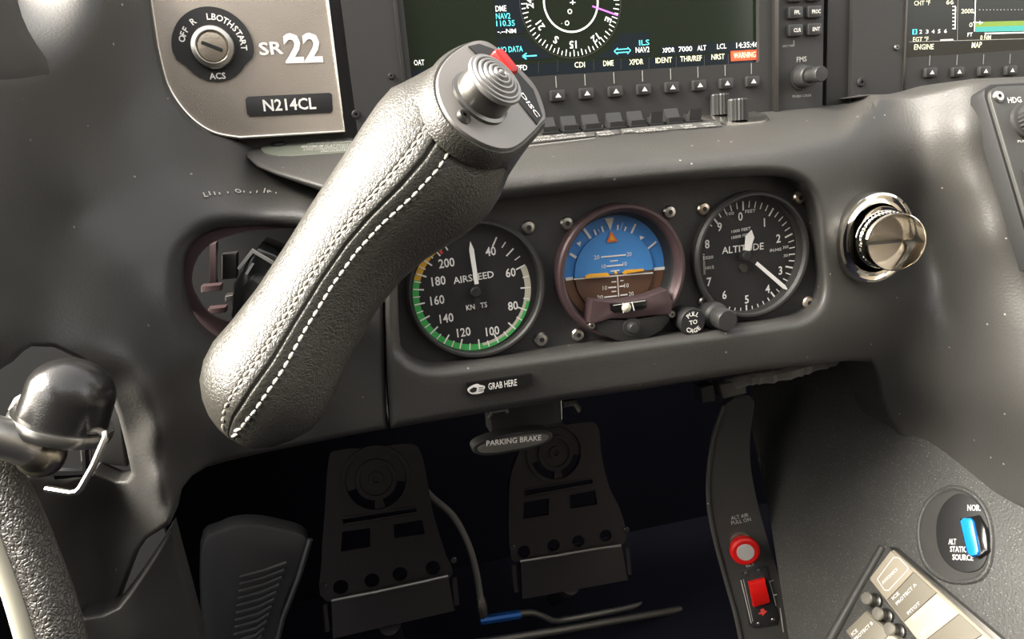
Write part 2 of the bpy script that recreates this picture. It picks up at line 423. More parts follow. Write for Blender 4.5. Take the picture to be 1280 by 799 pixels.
# ================================================================== STRUCTURE
def struct(name, mb, m, smooth=None):
    o = mb.build(name, m, None, None, smooth); o['kind'] = 'structure'; return o
def wbox(mb, x0, x1, y0, y1, z0, z1):
    fr = Frame((0, 0, 0), (1, 0, 0), (0, 1, 0)); return mb.box(fr, x0, x1, y0, y1, z0, z1)
struct('floor', wbox(MB(), -.34, 1.05, -.70, 1.10, -.03, 0), CARPET)
struct('wall_front', wbox(MB(), -.34, 1.05, 1.06, 1.10, 0, 1.2), CARPET)
struct('wall_left', wbox(wbox(wbox(MB(), -.34, -.30, -.65, -.12, H - .06, H + .55), -.34, -.30, .43, 1.06, 0, H - .02), -.34, -.30, -.65, .22, 0, H - .06), CARPET)  # sill and rear part unseen, raised to shade the footwell and console
struct('wall_right', wbox(MB(), 1.0, 1.05, -.70, 1.06, 0, H + .12), LINING)
struct('wall_back', wbox(MB(), -.34, 1.0, -.70, -.65, 0, H + .55), LINING)  # behind the camera; placed close and high to block low sky light

# ================================================================== INSTRUMENT PANEL (upright board behind the displays)
F5 = panel(.500)
ip = thing('instrument_panel', 'flat dark grey upright instrument panel board behind the two displays', 'instrument panel', (.3, .51, H))
MB().box(panel(.512), -.105, .80, -.02, .235, -.004, .004).build('panel_board', BEZEL, ip)
fr = Frame((0, 0, H + .235), (1, 0, 0), (0, 1, 0)); MB().box(fr, -.16, .85, .50, 1.06, 0, .02, .004).build('added_glareshield', PLASTIC, ip)  # out of view, added to keep front sky light off the panel
# strip between the displays, with its two dark seams
x0 = F5.px(1031, 60).x; x1 = F5.px(1062, 60).x
MB().box(panel(.505), x0 + .0012, x1 - .0012, -.01, .21, 0, .006, .0012).build('divider_strip', BEZEL, ip)

# ------------------------------------------------------------------ silver panel
sp = thing('switch_console', 'silver grey panel with rounded corner carrying the ignition switch and SR22 lettering', 'panel', P(300, 170, .5))
FS = panel(.500)
outl = smoothloop([(198, 60), (211, 108), (236, 144), (266, 165), (300, 172)], 6, False)
edge_px = [(182, -80), (189, 0)] + [tuple(p) for p in outl] + [(430, 164), (409, -2), (400, -80)]
MB().prismpx(FS, edge_px, -.008, 0.0, .0006).build('plate', SILVER, sp)
bead = [FS.at(*p, .0005) for p in edge_px]
MB().tube(bead[:-1], .0011, 8).build('trim_bead', TRIM, sp, 'bright metal bead around the silver plate')
gask = [FS.at(p[0] - 3.5 + .004 * max(0, p[0] - 200), p[1] + 2.5 * max(0, min(1, (p[0] - 190) / 60)), -.003) for p in edge_px[:-3]]
MB().tube(gask, .0028, 8).build('gasket', BLACK, sp)
m_ = MB(); word(m_, FS, 'SR', (325, 69), (355, 67), 15.5, .0006, .022); m_.build('lettering', WHITE, sp, 'white SR22 lettering')
m_ = MB(); word(m_, FS, '22', (357, 78), (404, 76.5), 35, .0006, .03); m_.build('lettering', WHITE, sp)
nm = MB().prism(FS, [FS.px(*p) for p in [(310, 121), (412, 116), (415, 118), (416, 138), (414, 141), (313, 146), (309, 143), (307, 124)]], 0, .0008, .0002).build('registration_plate', BLACK, sp)
m_ = MB(); word(m_, FS, 'N214CL', (330, 139), (395.5, 136), 14, .0011, .02); m_.build('lettering', WHITE, nm)

# ------------------------------------------------------------------ ignition switch
ig = thing('ignition_switch', 'round key switch in black placard reading OFF R L BOTH START', 'switch', FS.at(267, 60))
FI = FS.moved(*FS.px(267, 60), 0.0006, math.radians(-1))
R1 = .0237; R2 = .0200
lo = [(R1 * math.cos(math.radians(a)), R1 * math.sin(math.radians(a))) for a in range(-8, 189, 6)]
lo += [(-R1 * .93, -.0065)] + [(R2 * math.cos(math.radians(a)), R2 * math.sin(math.radians(a))) for a in range(212, 330, 6)] + [(R1 * .93, -.0065)]
MB().prism(FI, lo, 0, .0008).build('placard', BLACK, ig)
m_ = MB(); rr = .0180
arcword(m_, FI, 'OFF', rr, -62, 9.5, .0036, c=.0010, bold=.02); arcword(m_, FI, 'R', rr, -31, 9, .0036, c=.001, bold=.02); arcword(m_, FI, 'L', rr, 0, 9, .0036, c=.001, bold=.02)
arcword(m_, FI, 'BOTH', rr, 26, 11, .0036, c=.001, bold=.02); arcword(m_, FI, 'START', rr, 73, 9.6, .0036, c=.001, bold=.02)
label_m(m_, FI, 'ACS', 0, -.0166, .0036, 0, .001, .02); m_.build('lettering', WHITE, ig)
MB().lathe(FI, [(.0128, .0008), (.0128, .004), (.0121, .0052), (.0098, .0058), (.0090, .005), (.0089, .003)], 48).build('collar', STEEL, ig, 'bright steel ring')
cy = MB().lathe(FI, [(.0089, .0015), (.0089, .0046), (.0082, .0054), (.004, .0058), (.0001, .0058)], 40).build('lock_cylinder', BRASSY, ig, 'brassy lock cylinder')
k = FI.moved(0, 0, 0, math.radians(-24)); MB().prism(k, rrect(-.0064, .0064, -.0011, .0011, .0008), .0055, .0062, .0002).build('key_slot', BLACK, cy)

# ------------------------------------------------------------------ displays
FB = panel(.495)
def display(name, label, xl, xr, sx0, sx1, sb, loc):
    t = thing(name, label, 'display', loc)
    a0 = FB.px(xl, 60).x; a1 = FB.px(xr, 60).x
    s0 = FB.px(sx0, 40).x; s1 = FB.px(sx1, 40).x; b0 = FB.px(*sb).y
    outer = rrect(a0, a1, -.008, .205, .004); hole = rrect(s0, s1, b0, b0 + .163, .002)
    MB().holed(FB, outer, [hole], -.012, 0).build('bezel', BEZEL, t, smooth=30)
    return t, s0, s1, b0
def softkey(t, x, y, wpx=18.5, hpx=13.5, tick=True):
    c = FB.px(x, y); fk = FB.moved(c.x, c.y, 0)
    k = MB().prism(fk, rrect(-.0053, .0053, -.0037, .0037, .0011, 3), 0, .0032, .0007).build('softkey', KEYM, t)
    MB().flat(fk, [(-.0022, -.0013), (.0022, -.0013), (0, .0018)], .0034).build('arrow_mark', WHITE, k, smooth=None)
    if tick:
        MB().flat(fk, [(-.0003, .0055), (.0003, .0055), (.0003, .0130), (-.0003, .0130)], .0003).build('key_tick', GREYP, t, smooth=None)
def screw(mb_fr, r, parent, name='screw', m=DARKMETAL, h=.0016, sock=True):
    s_ = MB().lathe(mb_fr, [(r, -.0005), (r, h * .45), (r * .75, h), (r * .32, h), (r * .30, h * .3), (.0001, h * .3)], 20).build(name, m, parent)
    if sock: MB().lathe(mb_fr, [(r * .34, h * .32), (.0001, h * .36)], 6).build('socket', BLACK, s_, smooth=None)
    return s_

pfd, s0, s1, b0 = display('primary_flight_display', 'wide flight display with dark green screen and compass rose', 434, 1029, 508, 949, (700, 93.5), P(730, 150, .5))
FSC = panel(.499)
MB().box(FSC, s0 - .002, s1 + .002, b0 - .002, b0 + .165, -.002, 0).build('screen', SCREENG, pfd, 'dark green lit screen')
MB().flat(FSC, [(s0, b0), (s1, b0), (FSC.px(949, 66).x, FSC.px(949, 66).y), (FSC.px(508, 88).x, FSC.px(508, 88).y)], .0001).build('softkey_band', EBOX, pfd, smooth=None)
for pts in ([(617, 0), (655, -2), (655, 42), (620, 44)], [(621, 47), (654, 45), (668, 57), (688, 70), (690, 73), (622, 77)], [(777, 42), (811, 40), (812, 70), (744, 73), (760, 64)], [(825, 58), (948, 50), (948, 62), (826, 70)]):
    MB().flatpx(FSC, pts, .00015).build('data_box', EBOX, pfd, smooth=None)
SW, SCy, SY = MB(), MB(), MB()
for s_, x0_, x1_, y0_, y1_, h_, mb_ in [('DME', 619.5, 633, 14.5, 14, 8, SW), ('NAV2', 620, 638, 24, 23.4, 8, SCy), ('110.35', 620.5, 643.5, 33, 32.3, 8, SCy), ('-.--NM', 622, 645, 42, 41.2, 6, SW),
        ('NO DATA', 623, 653.5, 66, 64.5, 8, SCy), ('OAT', 517.6, 530.5, 81.8, 81.4, 7.5, SW), ('PFD', 646, 659, 88.2, 87.6, 7.5, SW), ('CDI', 718, 731, 84.6, 84, 7.5, SY), ('DME', 754, 767, 82.7, 82, 7.5, SY),
        ('XPDR', 786.5, 804, 81.2, 80.2, 7.5, SY), ('IDENT', 819.4, 839.8, 79.2, 78, 7.5, SY), ('THR/REF', 850, 877, 77.2, 75.8, 7.5, SY), ('NRST', 889, 905.4, 74.8, 73.8, 7.5, SY),
        ('XPDR', 828, 843, 66, 65, 6.5, SW), ('7000', 848, 865, 64.8, 63.8, 7, SW), ('ALT', 871.4, 882.4, 63.4, 62.7, 7, SW), ('LCL', 896, 907.7, 61.4, 60.6, 7, SW), ('14:35:46', 920, 947, 60.2, 58.6, 7.5, SW),
        ('ILS', 798.7, 811.6, 57, 56.2, 7.5, SCy), ('NAV2', 794.5, 811.6, 66, 65, 7.5, SW)]:
    word(mb_, FSC, s_, (x0_, y0_), (x1_, y1_), h_ * .9, .0004, .008)
# arrows
SCy.linepx(FSC, (654, 70.5), (671, 69.5), 1.6).linepx(FSC, (653, 70.5), (658, 66.5), 1.6).linepx(FSC, (653, 70.5), (658, 74), 1.6)
SCy.linepx(FSC, (771, 62), (785, 61.2), 1.3).linepx(FSC, (771, 66), (785, 65.2), 1.3).linepx(FSC, (767.5, 64.2), (772, 60), 1.3).linepx(FSC, (767.5, 64.2), (772, 68), 1.3).linepx(FSC, (788, 63), (784, 59.5), 1.3).linepx(FSC, (788, 63), (784, 67.5), 1.3)
cc = FSC.px(713.5, 2.5); fc = FSC.moved(cc.x, cc.y, 0)
ri = (FSC.px(715, 40) - cc).length; ro = (FSC.px(716.5, 70.5) - cc).length
ros = MB().arcband(fc, ri - .0006, ri + .0006, 0, 360, .0005)
hd = -24.0
for i in range(72):
    a = i * 5; L = .0042 if i % 2 == 0 else .0028
    t = math.radians(a + hd + 4)
    ros.seg(fc, (math.sin(t) * (ro - L), math.cos(t) * (ro - L)), (math.sin(t) * ro, math.cos(t) * ro), .0006, .0005)
for s_, px_, py_ in [('15', 716, 56), ('S', 694.5, 50), ('21', 675, 32), ('24', 662, 4), ('E', 760, 25), ('12', 744, 48)]:
    q = FSC.px(px_, py_) - cc; a = math.degrees(math.atan2(q.x, q.y)); label_m(ros, fc, s_, q.x, q.y, .0047, -a, .0005, .02)
ros.linepx(FSC, (702, 29), (702.01, 30), .5)
for px_, py_ in [(712, 14.5), (708.5, 29)]:
    q = FSC.px(px_, py_) - cc; ros.arcband(fc.moved(q.x, q.y), .0010, .0016, 0, 360, .0005)
ros.linepx(FSC, (712, 3.5), (719, 3.2), 1.2).linepx(FSC, (715.5, 0), (715.7, 6), 1.2)
ros.build('compass_rose', EW, pfd, 'white compass rose', smooth=None)
MB().arcband(fc, ro + .0008, ro + .0013, 0, 360, .0004).build('rose_edge', DARKMETAL, pfd, smooth=None)
MB().linepx(FSC, (740, 8), (772, 19.5), 2.0, .0007).build('course_needle', EM, pfd, 'magenta needle', smooth=None)
wb = MB().flatpx(FSC, [(913, 64), (946.5, 62), (947, 74.5), (913.5, 76.5)], .0003).build('warning_box', ER, pfd, 'red WARNING box', smooth=None)
m_ = MB(); word(m_, FSC, 'WARNING', (916.5, 73.2), (944, 71.5), 7, .0006, .012); m_.build('lettering', EY, wb, smooth=None)
SW.build('screen_text', EW, pfd, smooth=None); SCy.build('screen_text', EC, pfd, smooth=None); SY.build('screen_text', EY, pfd, smooth=None)
m_ = MB()
for x in (573, 673, 697, 742, 776, 811, 845, 880, 910): m_.linepx(FSC, (x, 97 - (x - 510) * .037 ), (x, 83 - (x - 510) * .037), .8, .0003)
m_.build('band_divider', DARKMETAL, pfd, smooth=None)
for x, y in [(660, 122.5), (696, 120), (732, 117.3), (768, 114.7), (803.5, 112.2), (838.5, 109.7), (872.5, 107.2), (906.3, 104.8), (939, 102.3), (624, 125.2), (588, 127.8), (552, 130.4)]: softkey(pfd, x, y)
# raised ridge at the right of the screen, border line at its left
for x, ww in ((967.5, .0016), (499, .0010)):
    a = FB.px(x, 50).x; MB().box(FB, a - ww, a + ww, .004, .205, 0, .0035 if x > 900 else .002, .0008).build('bezel_ridge', DARKMETAL if x > 900 else BEZEL, pfd)
a = FB.px(504, 50).x
FBk = FB
for s_, x, y in [('FPL', 992, 16.5), ('PROC', 1015.5, 15.5), ('CLR', 992, 38.7), ('ENT', 1015.5, 37.4), ('MENU', 1015.5, -5.5), ('D', 992, -4.5)]:
    c = FB.px(x, y); fk = FB.moved(c.x, c.y)
    b_ = MB().prism(fk, rrect(-.0057, .0057, -.0042, .0042, .0014, 3), 0, .0034, .0008).build('function_button', KEYM, pfd)
    m_ = MB(); label_m(m_, fk, s_, .0006, 0, .0026, 0, .0037, .02, .75 if len(s_) > 3 else .9); m_.build('lettering', WHITE, b_, smooth=None)
m_ = MB(); word(m_, FB, 'FMS', (995.5, 77.6), (1008, 76.6), 6.3, .0003, .018); word(m_, FB, 'DFLT MAP', (978, 59.2), (993, 58.2), 2.6, .0003, 0); word(m_, FB, 'PUSH CRSR', (990.5, 122.2), (1014, 120.6), 3, .0003, 0)
m_.linepx(FB, (992, 50.5), (992, 56), 1.0, .0003); m_.build('lettering', GREYP, pfd, smooth=None)
fk = FB.moved(*FB.px(1001, 97)); kn = MB().lathe(fk, [(.0092, 0), (.0092, .0012), (.0078, .0016), (.0076, .010), (.0070, .011), (.0052, .0112)], 36).build('fms_knob', KEYM, pfd)
MB().lathe(fk, [(.0052, .010), (.0046, .0135), (.0045, .0165), (.0055, .0175), (.0055, .0232), (.0050, .0242), (.0001, .0244)], 32).build('inner_knob', KEYM, kn)
for x, y in ((489, 95), (445, 143)): screw(FB.moved(*FB.px(x, y)), .0022 if x > 470 else .0028, pfd, m=DARKMETAL if x > 470 else BLACK)

mfd, s0, s1, b0 = display('multifunction_display', 'second display showing engine gauges and a terrain map strip', 1065.5, 1560, 1133, 1520, (1180, 69), P(1180, 110, .5))
MB().box(FSC, s0 - .002, s1 + .002, b0 - .002, b0 + .165, -.002, 0).build('screen', SCREEN, mfd)
SW, SY, SG = MB(), MB(), MB()
for s_, x0_, x1_, y0_, y1_, h_, mb_ in [('CHT °F', 1142, 1162, 7, 6.3, 6, SY), ('66', 1182, 1191.5, 5.6, 5.3, 6, SY), ('EGT °F', 1140.5, 1160, 52.2, 51.7, 6, SY), ('ENGINE', 1142, 1166.5, 62.2, 61.6, 7, SY), ('2000', 1201, 1216, 17, 16.5, 6, SY),
        ('0', 1211, 1215, 34, 33.8, 6, SY), ('FT', 1208.7, 1215, 45.8, 45.5, 5, SW), ('0 NM', 1224.7, 1238, 50, 49.5, 6, SY), ('MAP', 1214, 1226.4, 60, 59.5, 7.5, SY),
        ('2', 1148.6, 1152, 42.2, 42, 5, SW), ('3', 1156.5, 1160, 42, 41.9, 5, SW), ('4', 1164, 1167.6, 41.8, 41.7, 5, SW), ('5', 1171.7, 1175, 41.6, 41.4, 5, SW), ('6', 1179.5, 1183, 41.4, 41.2, 5, SW)]:
    word(mb_, FSC, s_, (x0_, y0_), (x1_, y1_), h_ * .95, .0004, .008)
SW.linepx(FSC, (1194, 8), (1193.4, 36), 1.6)
for i in range(7): SW.linepx(FSC, (1190, 8.3 + i * 4.6), (1194, 8.2 + i * 4.6), 1.5)
SW.linepx(FSC, (1175, 50.3), (1191, 49.7), 1.8).linepx(FSC, (1219, -6), (1217.6, 39.5), 1.7).linepx(FSC, (1216, 16), (1219, 16), 1.5).linepx(FSC, (1216, 28), (1228, 28.5), 1.6).linepx(FSC, (1224, 26), (1225, 31), 1.3).linepx(FSC, (1231, 42), (1300, 40.3), 1.8).linepx(FSC, (1231, 41), (1231, 45), 1.5)
SW.build('screen_text', EW, mfd, smooth=None); SY.build('screen_text', EY, mfd, smooth=None)
m_ = MB()
for i in range(18): m_.linepx(FSC, (1223 + i * 4.4, 12.5 - i * .02), (1225 + i * 4.4, 12.5 - i * .02), 1.1)
m_.linepx(FSC, (1197, -10), (1196, 51), .8).linepx(FSC, (1136, 52.5), (1300, 48), .8); m_.build('grid_line', GREYP, mfd, smooth=None)
MB().flatpx(FSC, [(1219, 27.5), (1330, 24.5), (1330, 30), (1219, 34)], .0002).build('terrain_band', EG, mfd, 'green terrain band', smooth=None)
MB().flatpx(FSC, [(1219, 34), (1330, 30), (1330, 38), (1219, 40)], .0002).build('water_band', ET, mfd, 'teal band', smooth=None)
hb = MB().flatpx(FSC, [(1140, 36.8), (1146, 36.4), (1146, 43), (1140, 43.4)], .0003).build('cylinder_marker', EC, mfd, smooth=None)
m_ = MB(); word(m_, FSC, '1', (1141.8, 42.3), (1143.8, 42.2), 5, .0006, .015); m_.build('lettering', BLACK, hb, smooth=None)
for x, y in [(1161, 91.2), (1195, 90.4), (1228, 89.5), (1261, 88.6), (1296, 87.6)]: softkey(mfd, x, y, tick=True)
for x, y, r in ((1120, 59.5, .0023), (1076, 103, .0036)): screw(FB.moved(*FB.px(x, y)), r, mfd, m=DARKMETAL if r < .003 else BLACK)
a = FB.px(1130.5, 50).x; MB().box(FB, a - .0007, a + .0007, -.002, .205, 0, .0012, .0004).build('bezel_ridge', DARKMETAL, mfd)

# ================================================================== BOLSTER (padded lower dashboard, hump at its right end)
db = thing('dashboard_bolster', 'dark grey moulded lower dashboard with instrument recess and hump at the right', 'dashboard', P(700, 500, .40))
SHELF = Frame((0, .395, H - .011), (1, 0, 0), (0, .105, .0235))       # sloping ledge below the displays
FPTS = ([(485, 262, .392), (485, 400, .392), (485, 535, .392), (600, 240, .392), (600, 480, .392), (600, 515, .394), (700, 225, .390), (700, 455, .392), (700, 503, .395), (850, 212, .390), (850, 430, .392), (850, 480, .395),
    (980, 206, .392), (980, 410, .392), (980, 460, .396), (1030, 300, .393), (1030, 400, .394), (1030, 452, .400), (485, 215, .394), (560, 200, .392),
    (300, 178, .468), (318, 200, .450), (345, 212, .435), (380, 225, .418), (410, 238, .406), (450, 245, .397), (330, 178, .462), (400, 195, .422), (440, 210, .405),
    (1055, 240, .404), (1050, 350, .403), (1095, 298, .424), (1140, 300, .440), (1150, 245, .434), (1165, 345, .432), (1110, 372, .414), (1095, 222, .414), (1125, 230, .425), (1180, 300, .425),
    (1040, 180, .404), (1090, 170, .420), (1110, 130, .448), (1140, 150, .430), (1150, 190, .425), (1180, 130, .420), (1210, 102, .412), (1205, 160, .397), (1213, 230, .392), (1226, 300, .384), (1226, 108, .405), (1245, 200, .392), (1272, 300, .373),
    (1200, 380, .402), (1280, 400, .362), (1130, 430, .425), (1200, 500, .400), (1285, 520, .350), (1140, 500, .440), (1122, 546, .466), (1200, 603, .404), (1285, 644, .349), (1092, 447, .418), (1102, 500, .458),
    (1390, 300, .368), (1390, 500, .315), (1390, 700, .295), (1390, 110, .398), (1600, 110, .385), (1600, 300, .350), (1600, 500, .30), (1600, 780, .26)])
frontf = RBF(FPTS, 30.0, [.5 if p[0] < 1020 else 7.0 for p in FPTS])
def ss(a, b, x): t = np.clip((x - a) / (b - a), 0, 1); return t * t * (3 - 2 * t)
def shelf_depth(q):
    out = np.zeros(len(q)); n = SHELF.n; d = (SHELF.o - CAM).dot(n)
    A = np.array([tuple(ray(*p)) for p in q]); den = A @ np.array(n); t = d / np.where(den > -1e-3, -1e-3, den)
    return np.clip(t * A[:, 1], .30, .512)
def smax(a, b, k):
    h = np.clip(.5 + .5 * (b - a) / k, 0, 1); return a * (1 - h) + b * h + k * h * (1 - h)
def bolster_depth(q):
    q = np.asarray(q, float); f = frontf(q); s_ = shelf_depth(q) - .15 * ss(1045, 1150, q[:, 0])
    return np.minimum(smax(f, s_, .022), .520)
top_px = [(300, 174), (360, 170), (425, 166), (440, 156), (545, 153), (660, 152), (800, 138), (968, 125), (1030, 120.5), (1063, 118.5), (1105, 118), (1140, 115.5), (1175, 108), (1200, 101), (1216, 98.5), (1240, 97.5), (1300, 95), (1420, 92), (1600, 90)]
right_px = [(1600, 300), (1600, 500), (1600, 790), (1420, 705), (1340, 672)]
bot_px = [(1280, 642), (1240, 624), (1200, 604), (1160, 579), (1138, 562), (1122, 546), (1108, 522), (1099, 495), (1095, 470), (1088, 452), (1060, 451), (1030, 455), (960, 462), (900, 471), (800, 487), (700, 501), (600, 517), (540, 527), (488, 536)]
left_px = [(483.5, 470), (481, 395), (480, 300), (480, 262), (476, 256), (450, 251), (410, 242), (380, 231), (345, 219), (322, 209), (309, 197), (304.5, 186)]
hole_px = smoothloop([(500, 425), (507, 442), (524, 454), (550, 457.5), (620, 449), (700, 438), (800, 424), (900, 411), (975, 400), (1003, 394), (1020, 380), (1026, 355), (1024, 310), (1019, 265), (1010, 240), (994, 226), (965, 220), (900, 223), (800, 232), (700, 241), (600, 253), (530, 262), (508, 268), (499, 290), (497, 350)], 5)
outer_px = top_px + right_px + bot_px + left_px
MBs = sheet(outer_px, [hole_px], bolster_depth, grid=7.0, curl={0: (9, .010), 1: (15, .013)}, walls={0: .035, 1: .022}, step=3.5)
MBs.build('bolster_shell', PLASTIC, db, smooth=50)

wbox(MB(), .022, .40, .445, .98, H - .145, H - .012).build('dash_filler', DEEP, db)  # hidden filler boxes, added to stop sun passing behind the thin shell
wbox(MB(), -.30, .018, .56, .98, H - .13, H - .012).build('dash_filler', DEEP, db)
# recessed instrument plate with its mounting screws
FP = panel(.414)
q = [FP.px(*p) for p in [(486, 262), (1040, 200), (1040, 410), (486, 480)]]
cut = [panel(.407).px(*c) for c in ((597.5, 363), (777.5, 340), (943, 320))]
ipl = MB().holed(FP, q, [circ(c.x, c.y, .0392, 48) for c in cut], -.004, 0).build('instrument_plate', PLATE, db)
MB().prism(FP, q, -.022, -.018).build('plate_backing', DEEP, db)
for x, y, r, m_ in [(660, 284, .0042, STEEL), (708, 279, .0042, STEEL), (836, 265, .0042, STEEL), (878.5, 261, .0042, BRASSY), (998, 247, .0044, BRASSY), (676, 424, .0044, STEEL), (722, 418, .0042, STEEL), (1009, 378, .0044, BRASSY)]:
    fr = FP.moved(*FP.px(x, y)); s_ = MB().lathe(fr, [(r, 0), (r, .0012), (r * .8, .0022), (r * .36, .0026), (r * .33, .0012), (.0001, .0012)], 20).build('mounting_screw', m_, db); MB().lathe(fr, [(r * .36, .0028), (.0001, .0028)], 8).build('socket', BLACK, s_, smooth=None)
# GRAB HERE placard
FG = panel(.390)
gp = thing('grab_placard', 'small black GRAB HERE placard with pointing hand on the bolster edge', 'placard', P(624, 482, .39))
MB().prism(FG, [FG.px(*p) for p in [(583, 479), (664, 467.5), (666, 482), (584, 495)]], -.004, .0003).build('plate', GLOSSB, gp)
m_ = MB(); word(m_, FG, 'GRAB HERE', (610.5, 487), (646, 481.5), 8.2, .0006, .012); m_.build('lettering', WHITE, gp, smooth=None)
hand = smoothloop([(584, 486), (589, 482), (596, 479.5), (600, 481), (605, 482), (606, 484.5), (604.5, 487), (604, 490), (598, 492), (590, 492.5), (585.5, 490)], 3)
m_ = MB().flatpx(FG, [tuple(p) for p in hand], .0006); m_.build('hand_mark', WHITE, gp, smooth=None)
m_ = MB().flatpx(FG, [(587, 486.5), (592, 483.5), (596, 484.5), (595, 489), (590, 490.5), (587, 489)], .0008)
for k in range(3): m_.linepx(FG, (598, 484.3 + 2.2 * k), (604, 483.6 + 2.2 * k), .8, .0008)
m_.build('hand_detail', BLACK, gp, smooth=None)
# placard on the ledge's left end
def on_bol(x, y): return P(x, y, float(bolster_depth([(x, y)])[0]))
FL = Frame(on_bol(398, 184), on_bol(440, 181) - on_bol(352, 187), on_bol(398, 174) - on_bol(398, 194)); FL = FL.moved(0, 0, .0005)
lp = thing('ledge_placard', 'grey green operating limits placard with rounded end on the ledge', 'placard', P(400, 184, .455))
lpo = smoothloop([(470, 170.5), (420, 169), (370, 171), (343, 175), (329, 182), (327, 188), (335, 193.5), (360, 196.5), (400, 196.5), (462, 192)], 3)
MB().prismpx(FL, [tuple(p) for p in lpo], -.006, .0006, .0003).build('plate', PLACARD, lp)
m_ = MB()
for s_, a, b, h in [('THIS AIRPLANE IS APPROVED FOR FLIGHT', (366, 175.3), (466, 170.5), 3), ('INTO KNOWN ICING CONDITIONS ONLY', (372, 179.5), (452, 176.5), 3), ('DEMONSTRATED AND EQUIPPED', (384, 182.5), (440, 180), 2.4), ('MAXIMUM FLAP POSITION 50%', (376, 187.3), (458, 184), 3.4), ('ICING CONDITIONS UNTIL ICE', (379, 190.5), (446, 187.2), 2.8), ('ENCOUNTERED', (401, 192.4), (443, 190.3), 2.4)]:
    word(m_, FL, s_, a, b, h, .0010, .006)
m_.build('lettering', GREYP, lp, smooth=None)
screw(FL.moved(*FL.px(349, 182), .0006), .0050, lp, m=BLACK)

# ------------------------------------------------------------------ rocker switches on the ledge
FSH = Frame(SHELF.o, SHELF.u, SHELF.v)
swl = ['STROBE label, next to the control grip', 'LAND label of the exterior lights', 'ICE INSP label of the exterior lights', 'PITOT HEAT label', 'OFF label of the ICE PROTECT group', 'NORM label, pressed at the back', 'PUMP BACKUP label', 'WIND SHLD label beside the dimmers']
for i, (x, y, wd) in enumerate([(686, 166.5, 20), (712, 164.5, 21), (739, 162.5, 23), (769, 160, 22), (795, 158, 22), (817, 156, 17), (841, 154.5, 21), (865, 152, 18)]):
    c = FSH.px(x, y); k = .00027 * wd; fr = FSH.moved(c.x, c.y, .001)
    t = thing('rocker_switch', 'black rocker switch on the ledge behind the ' + swl[i], 'switch', fr.o, 'rocker switches on the ledge')
    MB().box(fr, -k * 1.12, k * 1.12, -.0055, .0065, -.006, .0007, .0004).build('switch_frame', BLACK, t)
    lo_, hi_ = ((.0040, .0085) if i not in (5, 7) else (.0085, .0035))
    v = [fr.pt(sx * k * .94, -.0045, 0) for sx in (-1, 1)] + [fr.pt(sx * k * .94, .0055, 0) for sx in (1, -1)] + [fr.pt(-k * .9, -.0043, lo_), fr.pt(k * .9, -.0043, lo_), fr.pt(k * .9, .0005, min(lo_, hi_) * .9), fr.pt(-k * .9, .0005, min(lo_, hi_) * .9), fr.pt(k * .9, .0053, hi_), fr.pt(-k * .9, .0053, hi_)]
    MB().add(v, [(3, 2, 1, 0), (0, 1, 5, 4), (4, 5, 6, 7), (7, 6, 8, 9), (9, 8, 2, 3), (1, 2, 8, 6, 5), (0, 4, 7, 9, 3)]).build('rocker', KEYM, t, smooth=None)
ls = thing('switch_label_strip', 'grey label strip naming the rocker switches on the ledge', 'label strip', FSH.at(770, 170))
for pts in ([(640, 177), (742, 166.5), (744, 171.5), (640, 183)], [(745.5, 166.3), (772, 163.5), (775.5, 168.5), (747.5, 171.3)], [(776, 163), (899, 152.5), (902.5, 159), (779, 168)]):
    MB().prismpx(FSH, pts, -.004, .0010, .0002).build('label_segment', STRIPL, ls)
m_ = MB(); FSH1 = FSH.moved(0, 0, .001)
for s_, a, b, h in [('STROBE', (668, 174.4), (690, 172.2), 2.6), ('LAND', (695, 171.6), (709, 170.2), 2.6), ('ICE', (722, 169.2), (732, 168.2), 2.4), ('EXTERIOR LIGHTS INSP', (665, 178), (735, 171.4), 2.6), ('PITOT', (749, 168), (766, 166.4), 2.4), ('HEAT', (752, 170.8), (770, 169), 2.4),
        ('OFF', (782, 166), (793, 165), 2.2), ('NORM', (804, 164), (822, 162.4), 2.2), ('MAX', (831, 161.6), (843, 160.5), 2.2), ('PUMP', (853, 159.6), (868, 158.3), 2.2), ('WIND', (879, 157.3), (893, 156), 2.2), ('ICE PROTECT', (797, 167), (836, 163.6), 2.4), ('BACKUP', (857, 161.8), (873, 160.4), 2.2), ('SHLD', (883, 159.6), (896, 158.4), 2.2)]:
    word(m_, FSH1, s_, a, b, h * .85, .0006, 0)
m_.build('lettering', GREYP, ls, smooth=None)
MB().linepx(FSH1, (640, 185.5), (744, 173), 1.3, .0003).build('edge_line', GREYP, ls, smooth=None)
dp = thing('dimmer_plate', 'pointed silver plate under the two dimmer knobs on the ledge', 'plate', FSH.at(915, 148))
MB().prismpx(FSH, [(874, 145), (882, 141), (930, 137), (958, 145), (961, 150), (952, 153.5), (908, 157.5)], -.004, .0010, .0003).build('plate', STEEL, dp)
